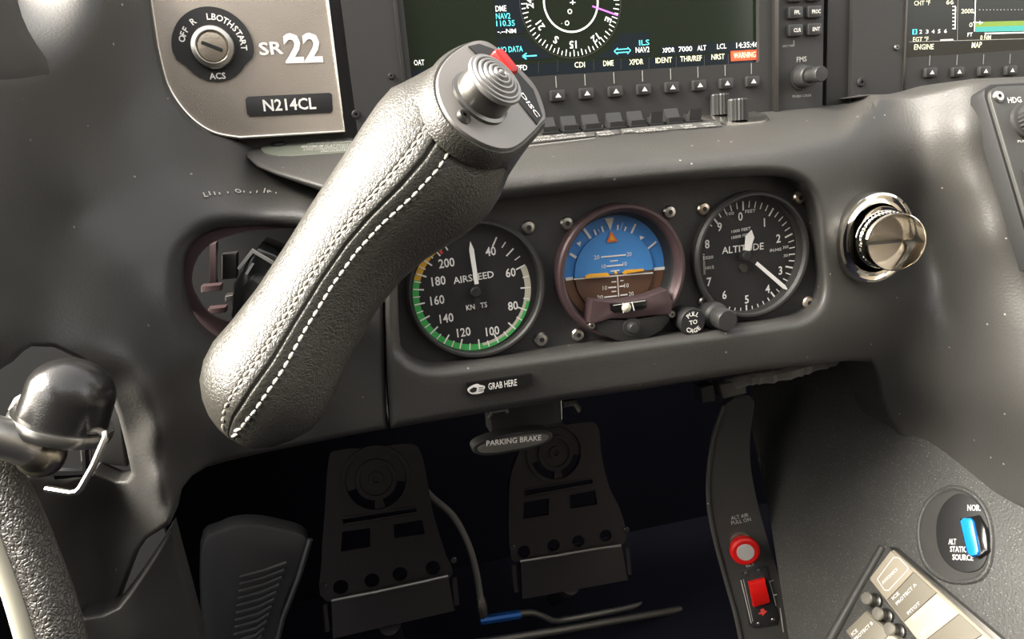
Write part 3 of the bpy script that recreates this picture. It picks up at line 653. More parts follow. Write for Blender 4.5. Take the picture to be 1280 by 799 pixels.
for x, y, lab in ((900, 143.5, 'ribbed black dimmer knob, the one closer to the flight display screen'), (922.5, 150.5, 'ribbed black dimmer knob at the front of the silver ledge plate')):
    fr = Frame(FSH.at(x, y, .001), (1, 0, 0), (0, 1, 0)); k = thing('rotary_dimmer', lab, 'dimmer', fr.o)
    n = 36; v = []; prof = [(.0066, 0), (.0066, .0135), (.0060, .0146)]
    for r, c in prof:
        for i in range(n): v.append(fr.pt((r + (.0003 if i % 2 else -.0003)) * math.cos(2 * math.pi * i / n), (r + (.0003 if i % 2 else -.0003)) * math.sin(2 * math.pi * i / n), c))
    f = [(j * n + i, j * n + (i + 1) % n, (j + 1) * n + (i + 1) % n, (j + 1) * n + i) for j in range(2) for i in range(n)] + [tuple(range(2 * n, 3 * n))]
    MB().add(v, f).build('knob_body', KEYM, k, smooth=None)
    MB().seg(fr, (0, -.001), (.0015, -.0058), .0011, .0149).build('pointer_line', WHITE, k, smooth=None)

# ================================================================== LEFT MOULDING
lm = thing('left_side_moulding', 'dark grey moulded side trim around the control column opening', 'trim', P(250, 560, .4))
LPTS = ([(188, -20, .497), (196, 40, .497), (203, 80, .497), (222, 135, .494), (262, 170, .492), (300, 182, .500), (325, 200, .505), (150, -20, .480), (150, 60, .474), (150, 150, .462), (180, 200, .458), (230, 215, .455), (300, 218, .470), (350, 195, .510), (420, 205, .490), (470, 225, .460), (380, 252, .436), (440, 264, .424), (482, 268, .414),
    (482, 330, .402), (482, 400, .396), (484, 536, .396), (430, 440, .402), (400, 480, .400), (400, 552, .402), (300, 500, .400), (300, 574, .404), (250, 590, .405), (90, -20, .446), (90, 60, .430), (90, 150, .420), (120, 230, .418), (90, 280, .400), (40, 60, .400), (20, 150, .372), (0, 230, .345), (0, 330, .322), (-40, 100, .35), (-40, 300, .305), (-60, 0, .36),
    (228, 300, .430), (220, 360, .418), (235, 410, .408), (300, 262, .440), (250, 262, .440), (180, 300, .420), (170, 360, .405), (200, 420, .392), (250, 470, .396), (240, 540, .385), (225, 600, .378),
    (60, 380, .345), (110, 400, .352), (165, 440, .352), (190, 480, .350), (200, 540, .346), (208, 600, .346), (212, 655, .350), (0, 420, .300), (40, 425, .322), (90, 432, .338), (130, 445, .347),
    (150, 470, .352), (172, 540, .362), (168, 600, .372), (140, 640, .388), (120, 690, .392), (90, 640, .380), (60, 640, .360), (30, 600, .340), (150, 690, .380), (190, 660, .362), (105, 760, .392), (60, 720, .372), (140, 740, .392)])
leftf0 = RBF(LPTS, 22.0, [.3 if (255 < p[0] < 490 and 165 < p[1] < 275) else 5.0 for p in LPTS])
def leftf(q):                            # dip shaped to catch a bright sun patch beside the windscreen pillar
    q = np.asarray(q, float); g = np.clip(1 - np.hypot(q[:, 0] - 2, q[:, 1] + 25) / 132, 0, 1); return leftf0(q) + .13 * g ** 1.7
lo_px = [(185, -40), (190.5, 0), (199, 62), (212, 110), (236, 147), (266, 168), (300, 176), (350, 176), (482, 200), (482, 262), (479.5, 300), (480, 395), (482, 470), (484, 536), (440, 544), (400, 552), (340, 564), (290, 575), (258, 584), (240, 595), (228, 610), (221, 626), (217, 645), (212, 656), (200, 663), (184, 673), (172, 690), (163, 712), (154, 736), (144, 764), (120, 790), (60, 800), (40, 740), (18, 680), (4, 630), (14, 600), (40, 593), (80, 600), (118, 589), (146, 600), (158, 600), (165, 593), (158, 560), (148, 520), (131, 476), (97, 449), (66, 434), (40, 433), (18, 445), (0, 462), (-30, 465), (-80, 430), (-80, -40)]
yoke_hole = smoothloop([(228, 345), (233, 318), (250, 298), (275, 288), (310, 284), (350, 284), (385, 290), (410, 310), (415, 350), (400, 395), (360, 430), (310, 440), (270, 430), (240, 405), (230, 375)], 4)
MBs = sheet(lo_px, [yoke_hole], lambda q: leftf(q), grid=8.0, curl={0: (7, .006), 1: (26, .020)}, walls={0: .012, 1: .015}, step=4.0)
MBs.build('moulding_shell', PLASTIC, lm, smooth=60)

# ================================================================== ROUND INSTRUMENTS
FF = panel(.407)                        # bezel fronts
def ang(fr, x, y): q = fr.px(x, y); return math.degrees(math.atan2(q.x, q.y))
def bezel_ring(t, fr, R, rin, m, back=.010, name='bezel', steps=None):
    prof = steps or [(R, -.007), (R, -.0016), (R - .0014, 0), (R - .0028, 0), (rin + .0014, -.0026), (rin, -.0042), (rin - .0004, -back)]
    return MB().lathe(fr, prof, 72).build(name, m, t)

# ---- airspeed indicator
a_ = FF.px(597.5, 363); fr = FF.moved(a_.x, a_.y)
t = thing('airspeed_indicator', 'round airspeed gauge with green, white and yellow arcs and KNOTS lettering', 'gauge', fr.o)
R = .0415
bezel_ring(t, fr, R, .0386, BEZEL, .009)
fd = fr.moved(*fr.px(591, 365, -.0085), -.0085, math.radians(1.5))
MB().lathe(fr.moved(0, 0, -.0086), [(.039, 0), (.0001, 0)], 64).build('dial_face', DIAL, t, smooth=None)
labs = [(40, 613, 314), (60, 638, 340.5), (80, 641, 382), (100, 615.5, 413.5), (120, 579.5, 415), (140, 558, 397.5), (160, 546.5, 375), (180, 548, 351), (200, 558, 328.5)]
angs = []
for s_, x, y in labs: angs.append((s_, ang(fd, x, y) % 360))
kn = [a[0] for a in angs]; av = [a[1] for a in angs]; angf = lambda k: float(np.interp(k, kn + [215], av + [av[-1] + 16]))
rt = .0354
m_ = MB()
MB().arcband(fd, rt - .0034, rt + .0004, angf(60) + 1, angf(76), .0002).build('white_arc', CREAM, t, smooth=None)
MB().arcband(fd, rt - .0034, rt - .0016, angf(76), angf(108), .00025).build('white_arc', CREAM, t, smooth=None)
MB().arcband(fd, rt - .0016, rt + .0004, angf(76), angf(108), .0002).arcband(fd, rt - .0034, rt + .0004, angf(108), angf(176), .0002).build('green_arc', GREENP, t, 'green arc', smooth=None)
MB().arcband(fd, rt - .0034, rt + .0004, angf(176), angf(202), .0002).build('yellow_arc', YELLOWP, t, 'yellow arc', smooth=None)
MB().arcband(fd, rt - .0060, rt + .0004, angf(202), angf(202) + 3, .0002).build('red_line', REDP, t, 'red line', smooth=None)
k = 40
while k <= 212:
    a = math.radians(angf(k)); L = .0062 if k % 10 == 0 else .0040
    m_.seg(fd, (math.sin(a) * (rt - L), math.cos(a) * (rt - L)), (math.sin(a) * rt, math.cos(a) * rt), .0009 if k % 10 == 0 else .0007, .0005); k += 5
m_.build('scale_tick', WHITE, t, smooth=None)
m_ = MB()
for s_, x, y in labs:
    q = fd.px(x, y); label_m(m_, fd, str(s_), q.x, q.y, .0052, 0, .0005, .016, .86)
word(m_, fd, 'AIRSPEED', (567, 355), (617.5, 346.5), 8.5, .0005, .012); word(m_, fd, 'KNOTS', (583, 388), (609, 383.5), 6.5, .0005, .014)
m_.build('dial_lettering', WHITE, t, smooth=None)
p0 = fd.px(594.5, 354); p1 = fd.px(586.5, 301); d = (p1 - p0).normalized(); n = Vector((-d.y, d.x)); c0 = fd.px(593, 364)
MB().prism(fd, [p0 - n * .0012, p0 + n * .0012, p1 - d * .005 + n * .0014, p1, p1 - d * .005 - n * .0014], .0030, .0036).build('needle', WHITE, t, smooth=None)
MB().prism(fd, [c0 - n * .0014 - d * .010, c0 + n * .0014 - d * .010, p0 + n * .0012, p0 - n * .0012], .0030, .0035).build('needle_tail', DIAL, t, smooth=None)
MB().lathe(fd.moved(c0.x, c0.y), [(.0032, .0005), (.0032, .0042), (.0026, .0048), (.0001, .0048)], 24).build('hub', BLACK, t)
MB().lathe(fr, [(.0388, -.0040), (.0001, -.0040)], 64).build('glass', GLASS, t, smooth=None)

# ---- attitude indicator
a_ = FF.px(777.5, 340); fr = FF.moved(a_.x, a_.y)
t = thing('attitude_indicator', 'attitude indicator with blue sky and brown ground faces in mauve ring', 'gauge', fr.o)
R = .0415
bezel_ring(t, fr, R, .0335, MAUVE, .013, steps=[(R, -.007), (R, .0015), (R - .001, .0028), (R - .0026, .0030), (R - .0040, .0018), (.0360, -.0035)])
MB().lathe(fr, [(.0360, -.0035), (.0345, -.0080), (.0335, -.0130)], 72).build('inner_wall', BLACK, t)
fd = fr.moved(0, 0, -.0120)
cen = fd.px(770, 341); hl, hr = fd.px(706, 349), fd.px(836, 334.5); hd = (hr - hl).normalized(); hn = Vector((-hd.y, hd.x))
def halfdisc(c, r, up, off=0.0, n=40):
    pts = []; e = (hl - c).dot(hn) + off; a0 = math.asin(max(-1, min(1, e / r)))
    base = math.atan2(hd.y, hd.x)
    rng_ = np.linspace(a0, math.pi - a0, n) if up else np.linspace(math.pi - a0, 2 * math.pi + a0, n)
    for a in rng_: pts.append((c.x + r * math.cos(a + base), c.y + r * math.sin(a + base)))
    return pts
c0 = Vector((0, 0))
MB().flat(fd, halfdisc(c0, .0335, True), 0).build('sky_ring', SKYB, t, 'blue sky ring', smooth=None)
MB().flat(fd, halfdisc(c0, .0335, False), 0).build('ground_ring', BROWN, t, 'brown ground ring', smooth=None)
ci = fd.px(767, 340); r_in = .0262
MB().prism(fd, halfdisc(ci, r_in, True), .0, .0014, .0003).build('sky_disc', SKYB2, t, smooth=None)
MB().prism(fd, halfdisc(ci, r_in, False), .0, .0014, .0003).build('ground_disc', BROWN2, t, smooth=None)
fi = fd.moved(0, 0, .0014)
m_ = MB()
m_.linepx(fd, (707, 349), (716, 348), 3.6, .0004).linepx(fd, (817, 336.5), (836, 334.5), 3.6, .0004)
m_.linepx(fi, (717, 349), (816, 341), 1.6, .0004)
for a, b, wd in [((712, 317), (720, 322), 3), ((729.5, 286), (738, 298), 3), ((820, 302), (808, 312), 2.4), ((794, 280), (788, 293), 2.4), ((742, 287), (745, 294), 2), ((751.5, 283), (754, 291), 2.2), ((772, 281), (771.5, 289), 2.2), ((782, 283.5), (780, 290), 2)]: m_.linepx(fd, a, b, wd, .0006)
m_.flatpx(fd, [(755.5, 273), (767, 272), (762.5, 288)], .0006).flatpx(fd, [(720, 304), (726, 301.5), (724.5, 308)], .0006).flatpx(fd, [(799, 294.5), (805.5, 296.5), (800, 300)], .0006)
for a, b, wd in [((751, 321.5), (782, 318.5), 1.7), ((762, 326.5), (772, 325.5), 1.4), ((758, 333), (778, 331), 1.7), ((763, 339), (774, 338), 1.4), ((764, 352.5), (770, 352), 1.4), ((775, 351), (779, 350.5), 1.2), ((760, 359.5), (770, 358.8), 1.7), ((774, 358), (780, 357.3), 1.7), ((764, 364.5), (770, 364), 1.4), ((755, 371.5), (771, 369.8), 1.7), ((775, 369), (784, 368), 1.7), ((771.5, 345), (773, 371), 1.2)]: m_.linepx(fi, a, b, wd, .0005)
for s_, a, b in [('20', (742, 324.5), (749, 323.8)), ('20', (783, 320.5), (789, 320)), ('10', (752, 335.8), (757, 335.2)), ('10', (778, 332.5), (783, 332)), ('10', (753, 362.5), (758.5, 362)), ('10', (780, 359.5), (785.5, 359)), ('20', (746, 374.5), (753.5, 373.8)), ('20', (785.5, 370), (791.5, 369.4))]: word(m_, fi, s_, a, b, 5.2, .0006, .004)
m_.build('horizon_marking', WHITE, t, smooth=None)
m_ = MB().linepx(fd, (747, 286), (754.5, 299), 1.5, .0007).linepx(fd, (778, 278), (774, 291), 1.5, .0007).linepx(fd, (774, 291), (770, 296), 1.5, .0007); m_.build('bank_bracket', mat('pale_blue_print', (.25, .5, .85), .5), t, smooth=None)
MB().flatpx(fi, [(757.5, 303), (771.5, 301.5), (763, 288.5)], .0012).build('bank_pointer', ORANGE2, t, 'orange bank pointer', smooth=None)
MB().flatpx(fi, [(760.5, 300.5), (768, 299.7), (763.3, 293)], .0016).build('pointer_centre', ORANGE, t, smooth=None)
fa = fi.moved(0, 0, .003)
for pts in ([(731, 345), (737, 342.5), (759.5, 341), (762, 345.5), (740, 346.5), (732, 348.5)], [(778, 341), (782, 337.5), (804, 336), (804.5, 338.5), (784, 341.5), (780, 343.5)]):
    MB().prismpx(fa, pts, -.0004, .0006).build('aircraft_bar', ORANGE, t, 'orange aircraft bar', smooth=None)
MB().lathe(fa.moved(*fa.px(770, 341.3)), [(.0010, -.0003), (.0007, .0008), (.0001, .001)], 12).build('centre_dot', ORANGE, t)
MB().lathe(fr, [(.0345, -.0055), (.0001, -.0055)], 64).build('glass', GLASS, t, smooth=None)
# slip ball housing across the lower part
fs = fr.moved(0, 0, .001)
sb = MB().prismpx(fs, [(737, 374), (757, 376), (780, 375), (805, 370), (831, 361), (838, 376), (836, 391), (812, 393), (786, 397), (760, 397), (738, 403), (733, 402)], -.007, .004, .0012).build('slip_housing', MAUVE, t)
ft = fs.moved(0, 0, .0041)
MB().prismpx(ft, [(762, 379.5), (785, 378.5), (807, 374), (809, 377), (808, 384), (803, 387), (786, 390), (767, 390.5), (763, 388)], -.001, .0004, .0002).build('slip_tube', GLOSSB, sb)
q = ft.px(782.5, 384.5); MB().lathe(ft.moved(q.x, q.y, .0004), [(.0030, 0), (.0030, .0006), (.0020, .0016), (.0001, .002)], 20).build('slip_ball', CREAM, sb, 'white slip ball')
m_ = MB().linepx(ft, (778, 378.5), (778.5, 391), 1.4, .0010).linepx(ft, (789, 377), (792, 388), 1.4, .0010).linepx(ft, (766, 381.5), (806, 375.5), .7, .0008); m_.build('slip_line', WHITE, sb, smooth=None)
cv = MB().prismpx(fr, [(735, 401), (760, 398), (786, 398.5), (812, 394.5), (838, 388), (834, 400), (824, 412), (808, 421), (788, 426.5), (768, 424.5), (750, 417), (739, 408)], -.004, .0034, .0008).build('lower_cover', BEZEL, t)
MB().lathe(fr.moved(*fr.px(787, 407.5), .003), [(.0062, 0), (.0058, .001), (.0036, .0012), (.0033, .0042), (.0028, .0048), (.0001, .005)], 28).build('adjust_knob', KEYM, t)
for x, y in ((737, 405.5), (836.5, 391.5)): screw(fr.moved(*fr.px(x, y), .003), .0024, t, m=STEEL)
kq = FF.px(866, 402.5, .010); fk = FF.moved(kq.x, kq.y)
kn_ = MB().lathe(fk, [(.0075, -.008), (.0075, .006), (.0087, .0065), (.0087, .0094), (.0080, .0104), (.0001, .0104)], 32).build('cage_knob', BLACK, t)
m_ = MB(); arcword(m_, fk, 'PULL', .0053, -2, 24, .0027, c=.0107, bold=.02); label_m(m_, fk, 'TO', 0, 0, .0027, 4, .0107, .02); arcword(m_, fk, 'CAGE', .0055, 180, 26, .0027, True, .0107, .02)
m_.build('lettering', WHITE, kn_, smooth=None)

# ---- altimeter
a_ = FF.px(943, 320); fr = FF.moved(a_.x, a_.y)
t = thing('altimeter', 'round black altimeter with ALTITUDE lettering and long white needle', 'gauge', fr.o)
R = .0410
bezel_ring(t, fr, R, .0380, BEZEL, .011)
fd = fr.moved(*(fr.px(930.5, 323, -.0105)), -.0105, math.radians(1.5))
MB().lathe(fr.moved(0, 0, -.0108), [(.0390, 0), (.0001, 0)], 64).build('dial_face', DIAL, t, smooth=None)
m_ = MB(); rt = .0370
for i in range(50):
    if 29 <= i <= 43: continue
    a = math.radians(i * 7.2); L = .0058 if i % 5 == 0 else .0042
    m_.seg(fd, (math.sin(a) * (rt - L), math.cos(a) * (rt - L)), (math.sin(a) * rt, math.cos(a) * rt), .0011 if i % 5 == 0 else .0007, .0005)
for i in range(12): m_.linepx(fd, (878 + i * .1, 318 + i * 2.2), (880.5 + i * .1, 318 + i * 2.2), .6)
m_.build('scale_tick', WHITE, t, smooth=None)
m_ = MB()
for s_, x, y in [('0', 925, 270.5), ('1', 955, 278), ('2', 972.5, 298), ('3', 975, 338), ('4', 959, 361), ('5', 933, 374), ('6', 905, 368.5), ('7', 886, 352), ('8', 883.5, 305), ('9', 899, 283.5)]:
    q = fd.px(x, y); label_m(m_, fd, s_, q.x, q.y, .0054, 0, .0005, .016, .9)
word(m_, fd, 'ALTITUDE', (902, 317.5), (954, 311.5), 8.5, .0005, .010); word(m_, fd, '100', (908, 269.5), (917, 268.3), 4, .0005, 0); word(m_, fd, 'FEET', (931, 266.5), (944, 265), 4, .0005, .005)
word(m_, fd, '1000 FEET', (914, 291.5), (938, 287), 3.6, .0005, .005); word(m_, fd, '10000 FEET', (914, 299), (938, 294.5), 3.6, .0005, .005); word(m_, fd, 'IN.HG', (962, 315), (976, 313), 3.6, .0005, .005)
word(m_, fd, '300', (978, 311), (985, 310), 3.5, .0005, 0); word(m_, fd, '301', (979, 321.5), (986, 320.5), 3.5, .0005, 0); word(m_, fd, '1020', (879, 324.5), (891, 323), 3.8, .0005, 0); word(m_, fd, '1015', (882, 337), (892, 335.5), 3.8, .0005, 0)
m_.build('dial_lettering', WHITE, t, smooth=None)
def hand_(a, b, w0, w1, tip, c, m, nm):
    p0 = fd.px(*a); p1 = fd.px(*b); d = (p1 - p0).normalized(); n = Vector((-d.y, d.x))
    MB().prism(fd, [p0 - n * w0, p0 + n * w0, p1 - d * tip + n * w1, p1, p1 - d * tip - n * w1], c, c + .0006).build(nm, m, t, smooth=None)
hand_((940, 327.5), (979.5, 361.5), .0011, .0013, .004, .0045, WHITE, 'long_needle')
hand_((922, 314), (940, 327.5), .0013, .0011, .0001, .0045, DIAL, 'needle_root')
hand_((930.5, 312.5), (936, 287), .0019, .0031, .0045, .0028, WHITE, 'short_needle')
MB().lathe(fd.moved(*fd.px(928, 319)), [(.0032, .0005), (.0032, .0055), (.0026, .0060), (.0001, .006)], 24).build('hub', BLACK, t)
MB().prismpx(fd.moved(0, 0, .0004), [(922.5, 334), (926, 330), (932, 330), (935, 334.5), (932, 340), (926, 340)], 0, .0008, .0002).build('dial_boss', BEZEL, t, smooth=None)
MB().lathe(fr, [(.0384, -.0040), (.0001, -.0040)], 64).build('glass', GLASS, t, smooth=None)
kq = FF.px(892, 394); fk = FF.moved(kq.x, kq.y)
MB().lathe(fk, [(.0088, -.007), (.0086, .004), (.0070, .0055), (.0068, .0165), (.0062, .0175), (.0001, .0176)], 36).build('setting_knob', KEYM, t)
screw(FP.moved(*FP.px(878, 377), .001), .0034, t, m=DARKMETAL)

# ================================================================== AIR VENT
ax = Vector((-.25, -1, .16)).normalized()
o = P(1093, 297, .403)
fv = Frame(o, (1, .04, 0), (0, 0, 1))
vt = thing('air_vent', 'polished chrome eyeball air vent set in the dashboard hump', 'air vent', o)
MB().lathe(fv, [(.0300, -.030), (.0302, .0005), (.0292, .0030), (.0276, .0036), (.0264, .0022), (.0258, .0028), (.0240, .0040), (.0226, .0028), (.0214, -.004)], 64).build('outer_ring', CHROME, vt)
uu = ax.cross(Vector((0, 0, 1))); fb = Frame(o + Vector((.002, .002, 0)), -uu, (0, 0, 1))
if fb.n.dot(ax) < 0: fb = Frame(o + Vector((.002, .002, 0)), uu, (0, 0, 1))
MB().lathe(fb, [(.0212, -.010), (.0215, .0), (.0205, .007), (.0192, .0105), (.0186, .0125), (.0182, .0128)], 64).build('eyeball', CHROME, vt)
kn2 = MB(); n = 96; v = []
for r, c in [(.0178, .0126), (.0183, .0132), (.0183, .0172), (.0178, .0178)]:
    for i in range(n): v.append(fb.pt((r + (.00018 if i % 2 else -.00018)) * math.cos(2 * math.pi * i / n), (r + (.00018 if i % 2 else -.00018)) * math.sin(2 * math.pi * i / n), c))
kn2.add(v, [(j * n + i, j * n + (i + 1) % n, (j + 1) * n + (i + 1) % n, (j + 1) * n + i) for j in range(3) for i in range(n)]).build('knurled_ring', CHROME, vt, smooth=None)
MB().lathe(fb, [(.0176, .0170), (.0180, .0260), (.0182, .0280), (.0176, .0282), (.0170, .0260), (.0164, .010), (.0162, .004)], 64).build('nozzle', CHROME, vt)
MB().lathe(fb, [(.0166, .0045), (.010, .0030), (.0001, .0022)], 48).build('damper_disc', BRASSY, vt)
MB().seg(fb, (-.0145, -.003), (.0145, -.003), .0022, .0062).build('damper_bar', DARKMETAL, vt, smooth=None)

# ================================================================== AUTOPILOT CONTROLLER at the right edge
pA = P(1233, 107, .397); pB = Vector((pA.x, .360, H - .085))
FH = Frame(pA, (1, 0, 0), pA - pB)
ac = thing('mode_controller', 'grey control panel marked HDG with a knurled knob on the hump', 'control panel', P(1260, 200, .39))
op = [tuple(p) for p in smoothloop([(1229, 122), (1230, 112), (1238, 106)], 4, False)] + [(1560, 91), (1660, 330), (1292, 335)]
MB().prismpx(FH, op, -.010, .0008, .0006).build('gasket', BLACK, ac)
FH2 = FH.moved(0, 0, .0008)
ip_ = [tuple(p) for p in smoothloop([(1234.5, 124), (1235.5, 115), (1243, 110)], 4, False)] + [(1555, 96), (1652, 330), (1297.5, 335)]
MB().prismpx(FH2, ip_, -.002, .0024, .0009).build('face_plate', PLASTIC2, ac)
FH3 = FH2.moved(0, 0, .0024)
m_ = MB(); word(m_, FH3, 'HDG', (1260, 129), (1277, 128), 7, .0003, .014); word(m_, FH3, 'PUSH SYNC', (1272, 178.5), (1300, 178), 3, .0003, .0); m_.build('lettering', WHITE, ac, smooth=None)
screw(FH3.moved(*FH3.px(1247.5, 121)), .0040, ac, m=STEEL)
fk = FH3.moved(*FH3.px(1284, 152)); n = 48
kb = MB().lathe(fk, [(.0128, 0), (.0128, .0022), (.0118, .0028)], 40, cap1=True).build('knob_skirt', BEZEL, ac)
v = []
for r, c in [(.0100, .002), (.0098, .014), (.0090, .0152)]:
    for i in range(n): v.append(fk.pt((r + (.0003 if i % 2 else -.0003)) * math.cos(2 * math.pi * i / n), (r + (.0003 if i % 2 else -.0003)) * math.sin(2 * math.pi * i / n), c))
MB().add(v, [(j * n + i, j * n + (i + 1) % n, (j + 1) * n + (i + 1) % n, (j + 1) * n + i) for j in range(2) for i in range(n)] + [tuple(range(2 * n, 3 * n))]).build('heading_knob', KEYM, ac, smooth=None)
MB().prismpx(FH3, [(1279, 212), (1300, 211), (1305, 232), (1282, 233)], 0, .003, .0008).build('mode_button', KEYM, ac)

pc_ = thing('pillar_cover', 'smooth dark windscreen pillar cover lapping over the side moulding', 'trim', P(0, 120, .36))
MBs = sheet([(5, -40), (9, -4), (14, 14), (22, 32), (34, 52), (48, 71), (62, 90), (52, 118), (20, 150), (-60, 150), (-90, -40)], [], lambda q: leftf0(q) - .0012 * ss(112, 60, q[:, 1]) + .003 * ss(84, 118, q[:, 1]), grid=8, curl={}, walls={0: .012}, step=4)
MBs.build('cover_shell', PLASTIC, pc_, smooth=50)
# ================================================================== CONTROL YOKE
yk = thing('control_yoke', 'grey leather side control grip with stitched seams and trim hat switch', 'control yoke', P(380, 380, .36))
E2 = Vector((.58, -.815)).normalized(); P2 = Vector((-E2.y, E2.x))       # along the grip / across it, in the picture
O2 = Vector((336, 478))
def zg(s_): return .252 + .014 * (s_ + 80) / 480
secs = [(-80, -14, 28), (-78, -28, 34), (-72, -42, 42), (-60, -58, 54), (-42, -73, 67), (-20, -82, 78), (5, -85.5, 80), (40, -82, 76), (90, -80, 64), (150, -82, 58), (200, -85, 61), (240, -86.5, 71), (290, -88, 92), (330, -90, 103), (360, -90.5, 101), (385, -88, 95)]
NS = 96
def sect(th):                            # rounded section with its blunt edge towards the viewer; groove between the two seams
    a, c = math.cos(th), math.sin(th); n = 1.75 if c > 0 else 2.2
    r = (abs(a) ** n + abs(c) ** n) ** (-1 / n); a *= r; c *= r
    if c > 0:
        g = math.exp(-((a - .10) / .022) ** 2) * .045 + (math.exp(-((a + .10) / .02) ** 2) + math.exp(-((a - .30) / .02) ** 2)) * .018
        bulge = .035 * max(0, 1 - ((a - .10) / .22) ** 2)
        k = 1 - g + bulge; a *= 1 if False else k; c *= k
    return a, c
ths = [2 * math.pi * i / NS for i in range(NS)]
# more samples around the seams
ths = sorted(set([round(t, 5) for t in ths] + [round(math.acos(x), 5) for x in np.linspace(-.2, .4, 40)])); NS = len(ths)
zv = -CF
def grip_point(s_, tl, tr, th):
    tm, hw = (tl + tr) / 2, (tr - tl) / 2; a, c = sect(th); z = zg(s_); mpp = z / FPX
    ctr = O2 + E2 * s_ + P2 * tm; p = Q(ctr.x, ctr.y, z + .004)
    pd = (CR * P2.x + CD * P2.y)
    dep = hw if s_ > -30 else hw * (.75 + .25 * (s_ + 80) / 50)
    return p + pd * (hw * mpp * a) + zv * (dep * mpp * .92 * c)
# plate plane at the head
nimg = Vector((.78, -.62)); npl = (zv * .67 + (CR * nimg.x + CD * nimg.y) * .742).normalized()
pc = Q(610, 124, .2585)
umaj = (CR * .62 + CD * .78); umaj = (umaj - npl * umaj.dot(npl)).normalized()
FPL = Frame(pc, umaj, npl.cross(umaj))
head_px = [(600, 53), (584, 56), (562, 70), (548, 87), (543, 108), (549, 134), (566, 160), (596, 181), (625, 190), (647, 184), (674, 158), (680, 146), (668, 112), (643, 84), (616, 60)]
hl2 = smoothloop([FPL.px(*p) for p in head_px], 6)
pdv = (CR * P2.x + CD * P2.y)
def head_point(th, grow, back):          # outline point of the head plane in the direction of angle th
    a, c = sect(th); d3 = pdv * a + zv * c; e3 = (CR * E2.x + CD * E2.y)
    # drop the direction onto the plate plane along the grip axis
    d3 = d3 - e3 * (d3.dot(npl) / e3.dot(npl)); d = Vector((d3.dot(FPL.u), d3.dot(FPL.v))).normalized(); best = None
    cen = sum(hl2, Vector((0, 0))) / len(hl2)
    for i in range(len(hl2)):
        p, q_ = hl2[i] - cen, hl2[(i + 1) % len(hl2)] - cen; den = d.x * (q_.y - p.y) - d.y * (q_.x - p.x)
        if abs(den) < 1e-12: continue
        t_ = (p.x * (q_.y - p.y) - p.y * (q_.x - p.x)) / den; w_ = (p.x * d.y - p.y * d.x) / den
        if t_ > 0 and -1e-6 <= w_ <= 1 + 1e-6: best = t_
    r_ = (best or .02) + grow; return FPL.pt(cen.x + d.x * r_, cen.y + d.y * r_, -back)
rows = []
for s_, tl, tr in secs: rows.append([grip_point(s_, tl, tr, th) for th in ths])
last = rows[-1]; h0 = [head_point(th, .0022, .0075) for th in ths]; h1 = [head_point(th, .0020, .0020) for th in ths]; h2 = [head_point(th, .0006, -.0002) for th in ths]; h3 = [head_point(th, -.004, -.0002) for th in ths]
for f_ in (.3, .6): rows.append([a.lerp(b, f_) for a, b in zip(last, h0)])
rows += [h0, h1, h2, h3]
v = [p for r in rows for p in r]; f = []
for j in range(len(rows) - 1): f += [(j * NS + i, j * NS + (i + 1) % NS, (j + 1) * NS + (i + 1) % NS, (j + 1) * NS + i) for i in range(NS)]
f += [tuple(reversed(range(NS))), tuple(range((len(rows) - 1) * NS, len(rows) * NS))]
grip = MB().add(v, f).build('leather_grip', LEATHER, yk, smooth=50)
# seam stitches
SL = np.array([s_ for s_, _, _ in secs]); TL = np.array([x for _, x, _ in secs]); TR = np.array([x for _, _, x in secs])
def surf(s_, a_):
    th = math.acos(a_); return grip_point(s_, float(np.interp(s_, SL, TL)), float(np.interp(s_, SL, TR)), th)
for a_, m_, k0 in ((-.10, mat('dull_thread', (.30, .28, .24), .6), 0), (.30, mat('pale_thread', (.72, .69, .62), .6), 1)):
    mb = MB(); s_ = -70.0
    while s_ < 372:
        p0 = surf(s_, a_ * (.72 if s_ < -50 else 1)); p1 = surf(s_ + 8.2, a_ + (.012 if k0 == 0 else 0)); up = (zv * .9 + pdv * (a_ * .5)).normalized() * .0003
        mb.tube([p0 + up * .2, (p0 + p1) / 2 + up * 1.6, p1 + up * .2], [.00045, .00062, .00045], 6); s_ += 11.2
    o_ = mb.build('seam_stitching', m_, grip, 'pale thread seam' if k0 else None); o_['kind'] = 'stuff'
# head plate
plate_loop = [tuple(Vector(p) * .985) for p in hl2]
MB().prism(FPL, plate_loop, -.003, .0016, .0005).build('head_plate', mat('satin_grey_plate', (.23, .215, .20), .42, metal=.5), yk, 'satin grey top plate')
FPT = FPL.moved(0, 0, .0016)
dk = [(598, 55.5), (585, 58.5), (606, 79), (630, 103), (650, 130), (671, 156.5), (677.5, 146), (666, 113), (642, 86), (616, 62)]
MB().prismpx(FPT, dk, 0, .0005, .0001).build('button_placard', BLACK, yk, 'black lettered strip')
FPT2 = FPT.moved(0, 0, .0005)
m_ = MB(); word(m_, FPT2, 'DISC', (649, 117), (671, 147), 7, .0002, .02); m_.build('lettering', WHITE, yk, smooth=None)
FHt = FPT.moved(*FPT.px(599, 124))
ht = MB().lathe(FHt, [(.0112, 0), (.0112, .0012), (.0100, .0018), (.0098, .0085), (.0104, .0092)], 48).build('trim_hat', DARKMETAL, yk, 'metal trim hat switch')
prof = [(.0104, .0090), (.0107, .0098), (.0104, .0108)]
for i in range(5):
    r0 = .0092 - i * .0017; z0 = .0108 + i * .0006; prof += [(r0 + .0004, z0), (r0, z0 + .0007), (r0 - .0006, z0 + .0008), (r0 - .0010, z0 + .0001)]
prof += [(.0009, .0142), (.0001, .0146)]
MB().lathe(FHt, prof, 48).build('ribbed_cap', mat('hat_grey', (.30, .29, .275), .35, metal=.6), ht)
